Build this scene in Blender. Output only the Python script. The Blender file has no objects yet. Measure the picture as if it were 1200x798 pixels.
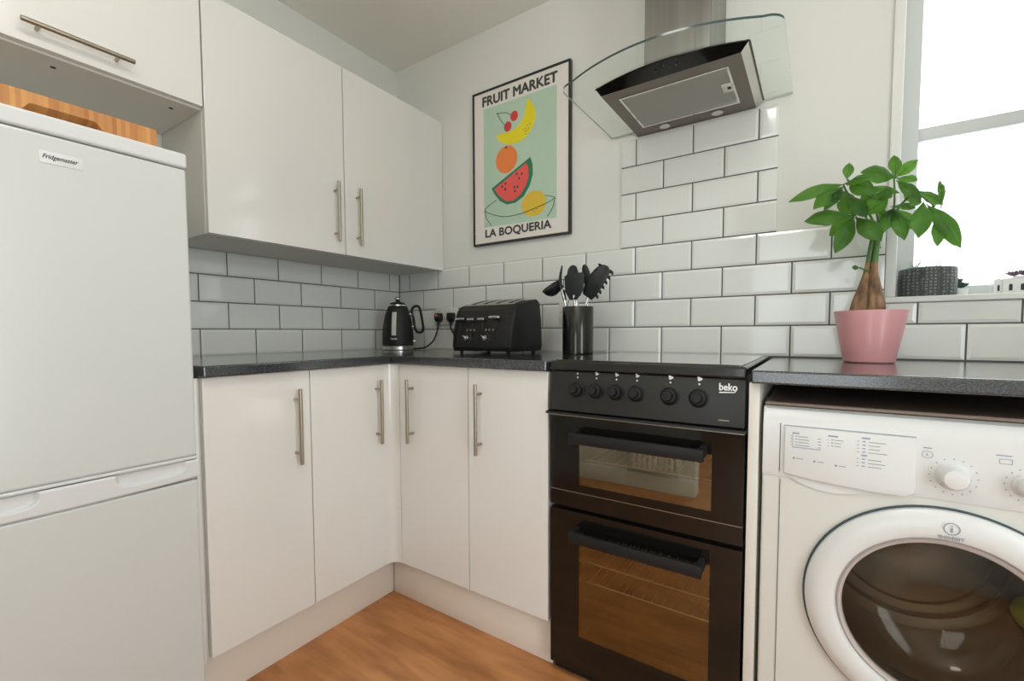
import bpy, bmesh, math, random
from mathutils import Vector, Matrix, Euler
PI = math.pi
random.seed(7)
scene = bpy.context.scene
COL = scene.collection

# ------------------------------------------------------------------ materials
MATS = {}
def new_mat(name):
    m = bpy.data.materials.new(name); m.use_nodes = True
    nt = m.node_tree
    for n in list(nt.nodes): nt.nodes.remove(n)
    out = nt.nodes.new('ShaderNodeOutputMaterial')
    return m, nt, out
def pbr(name, col, rough=.5, metal=0., coat=0., spec=.5, bump=0., bscale=200., var=0., vscale=8., coat_rough=.05, aniso=0., vmap=None):
    m, nt, out = new_mat(name)
    b = nt.nodes.new('ShaderNodeBsdfPrincipled')
    nt.links.new(b.outputs[0], out.inputs[0])
    b.inputs['Base Color'].default_value = (*col, 1)
    b.inputs['Roughness'].default_value = rough
    b.inputs['Metallic'].default_value = metal
    b.inputs['Coat Weight'].default_value = coat
    b.inputs['Coat Roughness'].default_value = coat_rough
    b.inputs['Specular IOR Level'].default_value = spec
    if aniso: b.inputs['Anisotropic'].default_value = aniso
    tc = nt.nodes.new('ShaderNodeTexCoord')
    if var > 0:
        n = nt.nodes.new('ShaderNodeTexNoise'); n.inputs['Scale'].default_value = vscale; n.inputs['Detail'].default_value = 4
        if vmap:
            mp = nt.nodes.new('ShaderNodeMapping'); mp.inputs['Scale'].default_value = vmap
            nt.links.new(tc.outputs['Object'], mp.inputs['Vector']); nt.links.new(mp.outputs[0], n.inputs['Vector'])
        else: nt.links.new(tc.outputs['Object'], n.inputs['Vector'])
        mx = nt.nodes.new('ShaderNodeMix'); mx.data_type = 'RGBA'
        mx.inputs[6].default_value = (*[c*(1-var) for c in col], 1)
        mx.inputs[7].default_value = (*[min(1, c*(1+var)) for c in col], 1)
        nt.links.new(n.outputs['Fac'], mx.inputs[0]); nt.links.new(mx.outputs[2], b.inputs['Base Color'])
    if bump > 0:
        n = nt.nodes.new('ShaderNodeTexNoise'); n.inputs['Scale'].default_value = bscale; n.inputs['Detail'].default_value = 3
        nt.links.new(tc.outputs['Object'], n.inputs['Vector'])
        bp = nt.nodes.new('ShaderNodeBump'); bp.inputs['Strength'].default_value = bump; bp.inputs['Distance'].default_value = .002
        nt.links.new(n.outputs['Fac'], bp.inputs['Height']); nt.links.new(bp.outputs[0], b.inputs['Normal'])
    MATS[name] = m
    return m
def glass(name, tint, gloss_col=(1, 1, 1), base=.04, rough=.0):
    """thin pane: tinted transparency with a fresnel-like reflection"""
    m, nt, out = new_mat(name)
    tr = nt.nodes.new('ShaderNodeBsdfTransparent'); tr.inputs[0].default_value = (*tint, 1)
    gl = nt.nodes.new('ShaderNodeBsdfGlossy'); gl.inputs['Color'].default_value = (*gloss_col, 1); gl.inputs['Roughness'].default_value = rough
    lw = nt.nodes.new('ShaderNodeLayerWeight'); lw.inputs['Blend'].default_value = .5
    pw = nt.nodes.new('ShaderNodeMath'); pw.operation = 'POWER'; pw.inputs[1].default_value = 5
    nt.links.new(lw.outputs['Facing'], pw.inputs[0])
    mr = nt.nodes.new('ShaderNodeMapRange'); mr.inputs['To Min'].default_value = base+.04; mr.inputs['To Max'].default_value = 1.
    nt.links.new(pw.outputs[0], mr.inputs['Value'])
    mx = nt.nodes.new('ShaderNodeMixShader')
    nt.links.new(mr.outputs[0], mx.inputs[0]); nt.links.new(tr.outputs[0], mx.inputs[1]); nt.links.new(gl.outputs[0], mx.inputs[2])
    nt.links.new(mx.outputs[0], out.inputs[0])
    MATS[name] = m
    return m
def emit(name, col, s):
    m, nt, out = new_mat(name)
    e = nt.nodes.new('ShaderNodeEmission'); e.inputs[0].default_value = (*col, 1); e.inputs[1].default_value = s
    nt.links.new(e.outputs[0], out.inputs[0]); MATS[name] = m
    return m

M_WALL = pbr('plaster_paint', (.76, .765, .72), .85, bump=.15, bscale=120, var=.015, vscale=3)
M_CEIL = pbr('ceiling_paint', (.84, .83, .755), .9, var=.01)
M_TRIM = pbr('white_gloss_trim', (.78, .79, .75), .35)
M_TILE = pbr('glazed_white_tile', (.77, .785, .75), .16, coat=.5, var=.02, vscale=4, bump=.05, bscale=25)
M_GROUT = pbr('dark_grey_grout', (.12, .115, .11), .9)
M_DOOR = pbr('white_gloss_door', (.80, .79, .76), .22, coat=.6, coat_rough=.06)
M_CARC = pbr('white_carcass_board', (.74, .72, .66), .5)
M_PLINTH = pbr('white_plinth_board', (.80, .725, .64), .45)
M_STEEL = pbr('brushed_nickel', (.40, .36, .29), .32, metal=1.)
M_CHROME = pbr('polished_chrome', (.82, .82, .82), .12, metal=1.)
M_HSTEEL = pbr('brushed_steel', (.235, .23, .215), .28, metal=1., var=.45, vscale=1., vmap=(26, 26, .3))
M_HOODU = pbr('hood_underside_steel', (.22, .19, .165), .42, metal=.75)
M_FILTER = pbr('aluminium_filter_mesh', (.42, .41, .37), .45, metal=.6, bump=.6, bscale=900)
M_BLK = pbr('black_enamel', (.012, .012, .011), .22, coat=.3)
M_BLKG = pbr('black_gloss_glass', (.008, .007, .006), .08, coat=.1, spec=.45)
M_LID = pbr('shade_toned_lid', (.26, .19, .15), .35)  # brown shade and reflection under the worktop, put into the lid colour
M_RACK = pbr('oven_rack_wire', (.85, .84, .80), .35, metal=.6)
M_BLKM = pbr('black_matt_plastic', (.012, .012, .013), .5, spec=.3)
M_BLKP = pbr('black_satin_paint', (.012, .012, .012), .5, spec=.35)
M_PANEL = pbr('black_panel_paint', (.020, .020, .018), .42, spec=.4)
M_CHROMER = pbr('satin_chrome', (.62, .61, .57), .28, metal=1.)
M_PLATE = pbr('brushed_top_plate', (.80, .80, .78), .42, metal=.7)
M_WINF = pbr('window_frame_backlit_shade', (.62, .65, .64), .4)  # frame greyed: its backlit shade is put into the colour
M_GEDGE2 = pbr('glass_edge_pale', (.34, .41, .37), .25)
M_DGREY = pbr('dark_cavity_enamel', (.045, .036, .022), .4)
M_HOB = pbr('ceramic_hob_glass', (.010, .010, .010), .04, coat=1., coat_rough=.02, spec=.9)
M_SILIC = pbr('black_silicone', (.010, .013, .014), .5)
M_BLKCYL = pbr('polished_black_steel', (.05, .05, .045), .16, metal=.9)
M_WPL = pbr('white_appliance_plastic', (.74, .755, .75), .3)
M_WBODY = pbr('white_appliance_enamel', (.70, .70, .655), .35)
M_FRIDGE = pbr('white_fridge_door', (.66, .685, .675), .3, coat=.3, coat_rough=.12)
M_FRTRIM = pbr('white_fridge_trim', (.72, .74, .745), .3)
M_GREYP = pbr('grey_print', (.30, .31, .36), .6)
M_BLUEP = pbr('blue_grey_print', (.30, .34, .52), .6)
M_WHITEP = pbr('white_print', (.80, .80, .80), .5)
M_BLACKP = pbr('black_print', (.02, .025, .035), .6)
M_SEAL = pbr('grey_rubber_seal', (.05, .08, .09), .6)
M_PINKRIM = pbr('beige_rubber_ring', (.50, .44, .41), .45)
M_PINK = pbr('pink_glazed_pot', (.64, .305, .32), .35, coat=.15)
M_SOIL = pbr('dark_soil', (.05, .035, .025), .95, bump=.8, bscale=300)
M_FRAME = pbr('black_frame', (.015, .017, .02), .35)
M_PAPER = pbr('off_white_paper', (.80, .76, .71), .7)
M_MINT = pbr('mint_paper', (.48, .64, .50), .75, var=.03, vscale=20)
M_YEL = pbr('yellow_ink', (.82, .70, .02), .7)
M_YEL2 = pbr('golden_ink', (.76, .52, .05), .7)
M_RED = pbr('cherry_ink', (.62, .06, .05), .7)
M_ORA = pbr('orange_ink', (.86, .24, .06), .7)
M_MEL = pbr('melon_ink', (.82, .11, .10), .7)
M_GRN = pbr('melon_rind_ink', (.035, .20, .10), .7)
M_INK = pbr('dark_ink', (.05, .055, .05), .7)
M_CORD = pbr('black_cord', (.012, .012, .012), .5)
M_SOCK = pbr('white_socket_plastic', (.72, .70, .66), .35)
M_REDL = pbr('red_plug_label', (.62, .16, .12), .6)
M_CLEAR = pbr('gauge_plastic', (.55, .55, .50), .2)
M_TRUNK = None
M_LIME = pbr('lime_plastic', (.45, .62, .12), .4)
M_DRUM = pbr('drum_steel', (.52, .48, .42), .33, metal=1.)
M_OUT = pbr('pot_grey_black', (.03, .035, .035), .6)
M_PURP = pbr('purple_leaf', (.20, .13, .17), .6, var=.4, vscale=60)
M_DKLEAF = pbr('dark_succulent_leaf', (.03, .085, .05), .5, var=.3, vscale=50)
M_PALEG = pbr('pale_succulent_leaf', (.35, .50, .38), .6, var=.3, vscale=60)

G_WIN = glass('window_glass', (.97, .98, .98))
G_HOOD = glass('hood_glass', (.90, .95, .92), base=.0)
M_GEDGE = pbr('glass_edge_green', (.03, .055, .055), .15)
G_OVEN = glass('oven_window_glass', (.76, .72, .60), (.95, .80, .52), base=.13, rough=.02)
G_GRILL = glass('grill_window_glass', (.76, .74, .66), (.95, .92, .78), base=.20, rough=.02)
G_WM = glass('washer_door_glass', (.78, .75, .70), (.9, .9, .9), base=.0)

def worktop_mat():
    m, nt, out = new_mat('charcoal_laminate')
    b = nt.nodes.new('ShaderNodeBsdfPrincipled'); nt.links.new(b.outputs[0], out.inputs[0])
    tc = nt.nodes.new('ShaderNodeTexCoord')
    n = nt.nodes.new('ShaderNodeTexNoise'); n.inputs['Scale'].default_value = 260; n.inputs['Detail'].default_value = 5
    nt.links.new(tc.outputs['Object'], n.inputs['Vector'])
    r = nt.nodes.new('ShaderNodeValToRGB')
    r.color_ramp.elements[0].position = .38; r.color_ramp.elements[0].color = (.016, .02, .024, 1)
    r.color_ramp.elements[1].position = .78; r.color_ramp.elements[1].color = (.055, .062, .068, 1)
    nt.links.new(n.outputs['Fac'], r.inputs[0]); nt.links.new(r.outputs[0], b.inputs['Base Color'])
    b.inputs['Roughness'].default_value = .2; b.inputs['Specular IOR Level'].default_value = .7; b.inputs['Coat Weight'].default_value = .7; b.inputs['Coat Roughness'].default_value = .16; b.inputs['Coat IOR'].default_value = 1.6
    bp = nt.nodes.new('ShaderNodeBump'); bp.inputs['Strength'].default_value = .015; bp.inputs['Distance'].default_value = .001
    nt.links.new(n.outputs['Fac'], bp.inputs['Height']); nt.links.new(bp.outputs[0], b.inputs['Normal'])
    return m
M_WT = worktop_mat()
def floor_mat():
    m, nt, out = new_mat('oak_laminate')
    b = nt.nodes.new('ShaderNodeBsdfPrincipled'); nt.links.new(b.outputs[0], out.inputs[0])
    tc = nt.nodes.new('ShaderNodeTexCoord')
    br = nt.nodes.new('ShaderNodeTexBrick')
    br.inputs['Scale'].default_value = 1; br.inputs['Brick Width'].default_value = 1.25; br.inputs['Row Height'].default_value = .19
    br.inputs['Mortar Size'].default_value = .0008; br.offset = .37
    br.inputs['Color1'].default_value = (.57, .255, .093, 1); br.inputs['Color2'].default_value = (.55, .245, .09, 1); br.inputs['Mortar'].default_value = (.44, .19, .07, 1)
    nt.links.new(tc.outputs['Object'], br.inputs['Vector'])
    mp = nt.nodes.new('ShaderNodeMapping'); mp.inputs['Scale'].default_value = (1.2, 9, 1)
    nt.links.new(tc.outputs['Object'], mp.inputs['Vector'])
    n = nt.nodes.new('ShaderNodeTexNoise'); n.inputs['Scale'].default_value = 3; n.inputs['Detail'].default_value = 8; n.inputs['Distortion'].default_value = .8
    nt.links.new(mp.outputs[0], n.inputs['Vector'])
    r = nt.nodes.new('ShaderNodeValToRGB')
    r.color_ramp.elements[0].position = .3; r.color_ramp.elements[0].color = (.72, .66, .60, 1)
    r.color_ramp.elements[1].position = .62; r.color_ramp.elements[1].color = (1.08, 1.06, 1.04, 1)
    nt.links.new(n.outputs['Fac'], r.inputs[0])
    n2 = nt.nodes.new('ShaderNodeTexNoise'); n2.inputs['Scale'].default_value = 5; n2.inputs['Detail'].default_value = 2
    mp2 = nt.nodes.new('ShaderNodeMapping'); mp2.inputs['Scale'].default_value = (.9, 2.6, 1)
    nt.links.new(tc.outputs['Object'], mp2.inputs['Vector']); nt.links.new(mp2.outputs[0], n2.inputs['Vector'])
    r2 = nt.nodes.new('ShaderNodeValToRGB')
    r2.color_ramp.elements[0].position = .35; r2.color_ramp.elements[0].color = (.66, .58, .50, 1)
    r2.color_ramp.elements[1].position = .6; r2.color_ramp.elements[1].color = (1, 1, 1, 1)
    nt.links.new(n2.outputs['Fac'], r2.inputs[0])
    m1 = nt.nodes.new('ShaderNodeMix'); m1.data_type = 'RGBA'; m1.blend_type = 'MULTIPLY'; m1.inputs[0].default_value = .7
    nt.links.new(br.outputs[0], m1.inputs[6]); nt.links.new(r.outputs[0], m1.inputs[7])
    m2 = nt.nodes.new('ShaderNodeMix'); m2.data_type = 'RGBA'; m2.blend_type = 'MULTIPLY'; m2.inputs[0].default_value = .8
    nt.links.new(m1.outputs[2], m2.inputs[6]); nt.links.new(r2.outputs[0], m2.inputs[7])
    nt.links.new(m2.outputs[2], b.inputs['Base Color'])
    b.inputs['Roughness'].default_value = .42
    return m
M_FLOOR = floor_mat()
def stripe_wood():
    m, nt, out = new_mat('striped_bamboo')
    b = nt.nodes.new('ShaderNodeBsdfPrincipled'); nt.links.new(b.outputs[0], out.inputs[0])
    tc = nt.nodes.new('ShaderNodeTexCoord')
    sp = nt.nodes.new('ShaderNodeSeparateXYZ'); nt.links.new(tc.outputs['Object'], sp.inputs[0])
    mu = nt.nodes.new('ShaderNodeMath'); mu.operation = 'MULTIPLY'; mu.inputs[1].default_value = 130; nt.links.new(sp.outputs['Y'], mu.inputs[0])
    fl = nt.nodes.new('ShaderNodeMath'); fl.operation = 'FLOOR'; nt.links.new(mu.outputs[0], fl.inputs[0])
    wn = nt.nodes.new('ShaderNodeTexWhiteNoise'); wn.noise_dimensions = '1D'; nt.links.new(fl.outputs[0], wn.inputs['W'])
    r = nt.nodes.new('ShaderNodeValToRGB')
    r.color_ramp.elements[0].color = (.42, .16, .04, 1); r.color_ramp.elements[1].color = (.66, .32, .10, 1)
    nt.links.new(wn.outputs['Value'], r.inputs[0]); nt.links.new(r.outputs[0], b.inputs['Base Color'])
    b.inputs['Roughness'].default_value = .5
    return m
M_BAMBOO = stripe_wood()
def leaf_mat():
    m, nt, out = new_mat('pachira_leaf')
    b = nt.nodes.new('ShaderNodeBsdfPrincipled')
    tl = nt.nodes.new('ShaderNodeBsdfTranslucent'); mx = nt.nodes.new('ShaderNodeMixShader'); mx.inputs[0].default_value = .45
    tc = nt.nodes.new('ShaderNodeTexCoord'); n = nt.nodes.new('ShaderNodeTexNoise'); n.inputs['Scale'].default_value = 14
    nt.links.new(tc.outputs['Object'], n.inputs['Vector'])
    oi = nt.nodes.new('ShaderNodeObjectInfo'); ad = nt.nodes.new('ShaderNodeMath'); ad.operation = 'MULTIPLY_ADD'; ad.inputs[1].default_value = .45
    sb = nt.nodes.new('ShaderNodeMath'); sb.operation = 'SUBTRACT'; sb.inputs[1].default_value = .2
    nt.links.new(n.outputs['Fac'], sb.inputs[0]); nt.links.new(oi.outputs['Random'], ad.inputs[0]); nt.links.new(sb.outputs[0], ad.inputs[2])
    r = nt.nodes.new('ShaderNodeValToRGB')
    r.color_ramp.elements[0].position = .30; r.color_ramp.elements[0].color = (.035, .105, .035, 1)
    r.color_ramp.elements[1].position = .7; r.color_ramp.elements[1].color = (.15, .33, .075, 1)
    nt.links.new(ad.outputs[0], r.inputs[0]); nt.links.new(r.outputs[0], b.inputs['Base Color'])
    tl.inputs[0].default_value = (.30, .62, .08, 1)
    b.inputs['Roughness'].default_value = .30
    nt.links.new(b.outputs[0], mx.inputs[1]); nt.links.new(tl.outputs[0], mx.inputs[2]); nt.links.new(mx.outputs[0], out.inputs[0])
    return m
M_LEAF = leaf_mat()
M_STEM = pbr('green_stem', (.09, .19, .05), .5, var=.3, vscale=40)
def trunk_mat():
    m, nt, out = new_mat('brown_trunk_bark')
    b = nt.nodes.new('ShaderNodeBsdfPrincipled'); nt.links.new(b.outputs[0], out.inputs[0])
    tc = nt.nodes.new('ShaderNodeTexCoord'); mp = nt.nodes.new('ShaderNodeMapping'); mp.inputs['Scale'].default_value = (60, 60, 14)
    n = nt.nodes.new('ShaderNodeTexNoise'); n.inputs['Scale'].default_value = 1; n.inputs['Detail'].default_value = 5
    nt.links.new(tc.outputs['Object'], mp.inputs['Vector']); nt.links.new(mp.outputs[0], n.inputs['Vector'])
    r = nt.nodes.new('ShaderNodeValToRGB')
    r.color_ramp.elements[0].position = .32; r.color_ramp.elements[0].color = (.07, .035, .018, 1)
    r.color_ramp.elements[1].position = .75; r.color_ramp.elements[1].color = (.42, .25, .12, 1)
    nt.links.new(n.outputs['Fac'], r.inputs[0]); nt.links.new(r.outputs[0], b.inputs['Base Color'])
    bp = nt.nodes.new('ShaderNodeBump'); bp.inputs['Strength'].default_value = .5; bp.inputs['Distance'].default_value = .003
    nt.links.new(n.outputs['Fac'], bp.inputs['Height']); nt.links.new(bp.outputs[0], b.inputs['Normal'])
    b.inputs['Roughness'].default_value = .7
    return m
M_TRUNK = trunk_mat()
def pattern_pot():
    m, nt, out = new_mat('patterned_grey_ceramic')
    b = nt.nodes.new('ShaderNodeBsdfPrincipled'); nt.links.new(b.outputs[0], out.inputs[0])
    tc = nt.nodes.new('ShaderNodeTexCoord')
    ck = nt.nodes.new('ShaderNodeTexVoronoi'); ck.feature = 'DISTANCE_TO_EDGE'; ck.inputs['Scale'].default_value = 110
    ck.inputs['Randomness'].default_value = .25
    nt.links.new(tc.outputs['Object'], ck.inputs['Vector'])
    r = nt.nodes.new('ShaderNodeValToRGB')
    r.color_ramp.elements[0].position = .10; r.color_ramp.elements[0].color = (.06, .065, .065, 1)
    r.color_ramp.elements[1].position = .30; r.color_ramp.elements[1].color = (.22, .23, .22, 1)
    nt.links.new(ck.outputs['Distance'], r.inputs[0]); nt.links.new(r.outputs[0], b.inputs['Base Color'])
    bp = nt.nodes.new('ShaderNodeBump'); bp.inputs['Strength'].default_value = .6; bp.inputs['Distance'].default_value = .002
    nt.links.new(ck.outputs['Distance'], bp.inputs['Height']); nt.links.new(bp.outputs[0], b.inputs['Normal'])
    b.inputs['Roughness'].default_value = .6
    return m
M_GPOT = pattern_pot()

# ------------------------------------------------------------------ mesh helpers
class MB:
    def __init__(self): self.bm = bmesh.new(); self.mats = []
    def mi(self, m):
        if m not in self.mats: self.mats.append(m)
        return self.mats.index(m)
    def merge(self, t, mat, M=None):
        k = self.mi(mat); mp = {}
        for v in t.verts: mp[v] = self.bm.verts.new(M @ v.co if M else v.co)
        for f in t.faces:
            try: nf = self.bm.faces.new([mp[v] for v in f.verts]); nf.material_index = k; nf.smooth = True
            except ValueError: pass
        t.free(); return self
    def box(self, mat, x0, x1, y0, y1, z0, z1, bev=0., seg=2, M=None):
        t = bmesh.new(); bmesh.ops.create_cube(t, size=1)
        for v in t.verts: v.co = Vector(((x0+x1)/2+v.co.x*(x1-x0), (y0+y1)/2+v.co.y*(y1-y0), (z0+z1)/2+v.co.z*(z1-z0)))
        if bev > 0: bmesh.ops.bevel(t, geom=t.edges[:], offset=bev, segments=seg, affect='EDGES', profile=.5)
        return self.merge(t, mat, M)
    def tube(self, mat, path, r, seg=12, closed=False, caps=True, flat=1.):
        t = bmesh.new(); P = [Vector(p) for p in path]; n = len(P)
        R = r if isinstance(r, (list, tuple)) else [r]*n
        prev = None; rings = []
        for i in range(n):
            if closed: d = P[(i+1) % n]-P[i-1]
            else: d = P[min(i+1, n-1)]-P[max(i-1, 0)]
            d.normalize()
            if prev is None:
                a = Vector((0, 0, 1)) if abs(d.z) < .9 else Vector((1, 0, 0))
                u = d.cross(a).normalized()
            else: u = (prev-d*prev.dot(d)).normalized()
            prev = u; w = d.cross(u)
            rings.append([t.verts.new(P[i]+(u*math.cos(2*PI*k/seg)+w*math.sin(2*PI*k/seg)*flat)*R[i]) for k in range(seg)])
        for i in range(n if closed else n-1):
            a, b = rings[i], rings[(i+1) % n]
            for k in range(seg): t.faces.new((a[k], a[(k+1) % seg], b[(k+1) % seg], b[k]))
        if caps and not closed:
            t.faces.new(list(reversed(rings[0]))); t.faces.new(rings[-1])
        return self.merge(t, mat)
    def lathe(self, mat, prof, seg=40, M=None, sx=1., sy=1.):
        t = bmesh.new(); rings = []
        for r, z in prof:
            if r < 1e-6: rings.append([t.verts.new((0, 0, z))])
            else: rings.append([t.verts.new((r*sx*math.cos(2*PI*k/seg), r*sy*math.sin(2*PI*k/seg), z)) for k in range(seg)])
        for a, b in zip(rings, rings[1:]):
            for k in range(seg):
                q = [a[0] if len(a) == 1 else a[k], a[0] if len(a) == 1 else a[(k+1) % seg], b[0] if len(b) == 1 else b[(k+1) % seg], b[0] if len(b) == 1 else b[k]]
                u = []
                for v in q:
                    if v not in u: u.append(v)
                if len(u) > 2: t.faces.new(u)
        return self.merge(t, mat, M)
    def cyl(self, mat, c, axis, r, h, seg=32, r2=None, bev=0.):
        r2 = r if r2 is None else r2
        M = Matrix.Translation(Vector(c)) @ Vector(axis).normalized().to_track_quat('Z', 'Y').to_matrix().to_4x4()
        if bev: prof = [(0, 0), (r-bev, 0), (r, bev), (r2, h-bev), (r2-bev, h), (0, h)]
        else: prof = [(0, 0), (r, 0), (r2, h), (0, h)]
        return self.lathe(mat, prof, seg, M)
    def prism(self, mat, pts, ext, bev=0.):
        t = bmesh.new(); vs = [t.verts.new(p) for p in pts]; f = t.faces.new(vs)
        g = bmesh.ops.extrude_face_region(t, geom=[f]); nv = [e for e in g['geom'] if isinstance(e, bmesh.types.BMVert)]
        bmesh.ops.translate(t, verts=nv, vec=Vector(ext))
        bmesh.ops.recalc_face_normals(t, faces=t.faces[:])
        if bev > 0: bmesh.ops.bevel(t, geom=t.edges[:], offset=bev, segments=3, affect='EDGES', profile=.5, clamp_overlap=True)
        return self.merge(t, mat)
    def sphere(self, mat, c, r, s=(1, 1, 1), seg=20, M=None):
        t = bmesh.new(); bmesh.ops.create_uvsphere(t, u_segments=seg, v_segments=max(8, seg//2), radius=1)
        for v in t.verts: v.co = Vector((c[0]+v.co.x*r*s[0], c[1]+v.co.y*r*s[1], c[2]+v.co.z*r*s[2]))
        return self.merge(t, mat, M)
    def text(self, mat, body, size, M, width=None, ext=.0002, shear=0., bold=0.):
        cu = bpy.data.curves.new('t', 'FONT'); cu.body = body; cu.size = size; cu.extrude = ext; cu.shear = shear; cu.offset = bold
        cu.offset = 0; cu.align_x = 'LEFT'; cu.resolution_u = 3
        ob = bpy.data.objects.new('t', cu); COL.objects.link(ob)
        bpy.context.view_layer.update()
        me = bpy.data.meshes.new_from_object(ob.evaluated_get(bpy.context.evaluated_depsgraph_get()))
        t = bmesh.new(); t.from_mesh(me)
        xs = [v.co.x for v in t.verts]; zs = [v.co.y for v in t.verts]
        if xs:
            x0, x1, y0 = min(xs), max(xs), min(zs)
            s = (width/(x1-x0)) if width else 1
            hs = size/(max(zs)-y0)
            for v in t.verts: v.co.x = (v.co.x-x0)*s; v.co.y = (v.co.y-y0)*hs
        if bold:
            for dx, dz in ((-1, 0), (1, 0), (0, 1), (0, -1)): self.merge(t.copy(), mat, M @ Matrix.Translation((dx*bold, dz*bold, .00001*(dx+2*dz))))
        self.merge(t, mat, M)
        bpy.data.objects.remove(ob); bpy.data.curves.remove(cu); bpy.data.meshes.remove(me)
        return self
    def build(self, name, parent=None, ang=38, recalc=True):
        if recalc: bmesh.ops.recalc_face_normals(self.bm, faces=self.bm.faces[:])
        me = bpy.data.meshes.new(name); self.bm.to_mesh(me); self.bm.free()
        for m in self.mats: me.materials.append(m)
        if name in ('hob_glass', 'hob_frame', 'worktop', 'door', 'top_cover', 'chimney', 'window_sill', 'oven_door', 'lid'): ang = 12
        me.set_sharp_from_angle(angle=math.radians(ang))
        o = bpy.data.objects.new(name, me); COL.objects.link(o)
        if parent is not None:
            o.parent = parent
            if parent.type == 'EMPTY': o.matrix_parent_inverse = Matrix.Translation(-Vector(parent.location))
        return o
def thing(name, label, cat, loc, group=None):
    o = bpy.data.objects.new(name, None); COL.objects.link(o); o.location = loc; o.empty_display_size = .05
    o['label'] = label; o['category'] = cat
    if group: o['group'] = group
    return o
def tag(o, label, cat, group=None):
    o['label'] = label; o['category'] = cat
    if group: o['group'] = group
    return o
def struct(o): o['kind'] = 'structure'; return o
# text planes: front (faces -y) : local x->x, local y->z ; left wall side (faces +x): local x -> +y
def FT(x, y, z): return Matrix(((1, 0, 0, x), (0, 0, -1, y), (0, 1, 0, z), (0, 0, 0, 1)))
def LT(x, y, z): return Matrix(((0, 0, 1, x), (1, 0, 0, y), (0, 1, 0, z), (0, 0, 0, 1)))
def smooth_path(pts, n=8, closed=False):
    P = [Vector(p) for p in pts]; out = []; m = len(P)
    rng = m if closed else m-1
    for i in range(rng):
        p0 = P[i-1] if (closed or i > 0) else P[i]; p1 = P[i]; p2 = P[(i+1) % m]
        p3 = P[(i+2) % m] if (closed or i+2 < m) else p2
        for k in range(n):
            t = k/n
            out.append(.5*((2*p1)+(-p0+p2)*t+(2*p0-5*p1+4*p2-p3)*t*t+(-p0+3*p1-3*p2+p3)*t**3))
    if not closed: out.append(P[-1])
    return out

# ------------------------------------------------------------------ room
RX, RY, RZ = 3.05, -4.3, 2.375
BX0, BX1, BZ0, BZ1 = 1.2, 2.4, .3, 2.15
m = MB(); m.box(M_FLOOR, -.1, RX+.1, RY-.1, .1, -.05, 0); struct(m.build('floor'))
m = MB(); m.box(M_CEIL, -.1, RX+.1, RY-.1, .2, RZ, RZ+.05); struct(m.build('ceiling'))
m = MB(); m.box(M_WALL, -.1, 0, RY-.1, .2, 0, RZ); wl = struct(m.build('wall_left'))
SY0, SY1, SH = -2.05, -1.15, 2.05
m = MB(); m.box(M_WALL, RX, RX+.1, RY-.1, SY0, 0, RZ); m.box(M_WALL, RX, RX+.1, SY1, .2, 0, RZ); m.box(M_WALL, RX, RX+.1, SY0, SY1, SH, RZ); struct(m.build('wall_right'))
m = MB()
for a in ((SY0+.002, SY0+.10, .002, SH-.002), (SY1-.10, SY1-.002, .002, SH-.002), (SY0+.10, SY1-.10, .002, .22), (SY0+.10, SY1-.10, SH-.12, SH-.002)): m.box(M_TRIM, RX+.03, RX+.07, a[0], a[1], a[2], a[3])
dr_ = struct(m.build('added_side_door'))  # unseen glazed door, invented to let cool fill reach the left units
m = MB(); m.box(G_WIN, RX+.048, RX+.052, SY0+.10, SY1-.10, .22, SH-.12); m.build('door_glass', dr_)
WX0, WX1, WZ0, WZ1 = 2.06, 2.92, 1.078, 2.25
m = MB()
m.box(M_WALL, 0, WX0, 0, .2, 0, RZ); m.box(M_WALL, WX1, RX, 0, .2, 0, RZ)
m.box(M_WALL, WX0, WX1, 0, .2, 0, WZ0); m.box(M_WALL, WX0, WX1, 0, .2, WZ1, RZ)
wb = struct(m.build('wall_back'))
# rear wall just behind the viewer, with a doorway into a hall
DX0, DX1, DH, RW = 1.30, 2.15, 2.03, -2.32
m = MB()
m.box(M_WALL, 0, DX0, RW-.1, RW, 0, RZ); m.box(M_WALL, DX1, RX, RW-.1, RW, 0, RZ); m.box(M_WALL, DX0, DX1, RW-.1, RW, DH, RZ)
m.box(M_WALL, 0, BX0, RY-.1, RY, 0, RZ); m.box(M_WALL, BX1, RX, RY-.1, RY, 0, RZ)
m.box(M_WALL, BX0, BX1, RY-.1, RY, 0, BZ0); m.box(M_WALL, BX0, BX1, RY-.1, RY, BZ1, RZ)
struct(m.build('wall_rear'))
m = MB(); m.box(M_TRIM, 0, DX0, RW, RW+.014, 0, .10, .003); m.box(M_TRIM, DX1, RX, RW, RW+.014, 0, .10, .003); struct(m.build('baseboard_rear'))
m = MB()
for a in ((BX0, BX0+.05, BZ0, BZ1), (BX1-.05, BX1, BZ0, BZ1), (BX0+.05, BX1-.05, BZ0, BZ0+.05), (BX0+.05, BX1-.05, BZ1-.05, BZ1)):
    m.box(M_TRIM, a[0], a[1], RY-.08, RY-.03, a[2], a[3])
w2 = struct(m.build('added_rear_window'))  # unseen window, made up to let in fill from behind
m = MB(); m.box(G_WIN, BX0+.05, BX1-.05, RY-.058, RY-.054, BZ0+.05, BZ1-.05); m.build('window_pane', w2)
# panel radiator beside the doorway
m = MB()
for k in range(9): m.box(M_TRIM, .93+.033*k, .955+.033*k, RW+.04, RW+.066, .14, .72, .008)
m.box(M_TRIM, .92, 1.23, RW+.045, RW+.060, .13, .73, .004)
for x in (.96, 1.19): m.box(M_TRIM, x-.01, x+.01, RW+.0005, RW+.045, .5, .53)
tag(m.build('radiator'), 'small white ribbed panel radiator on the rear wall beside the doorway', 'radiator')

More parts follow.
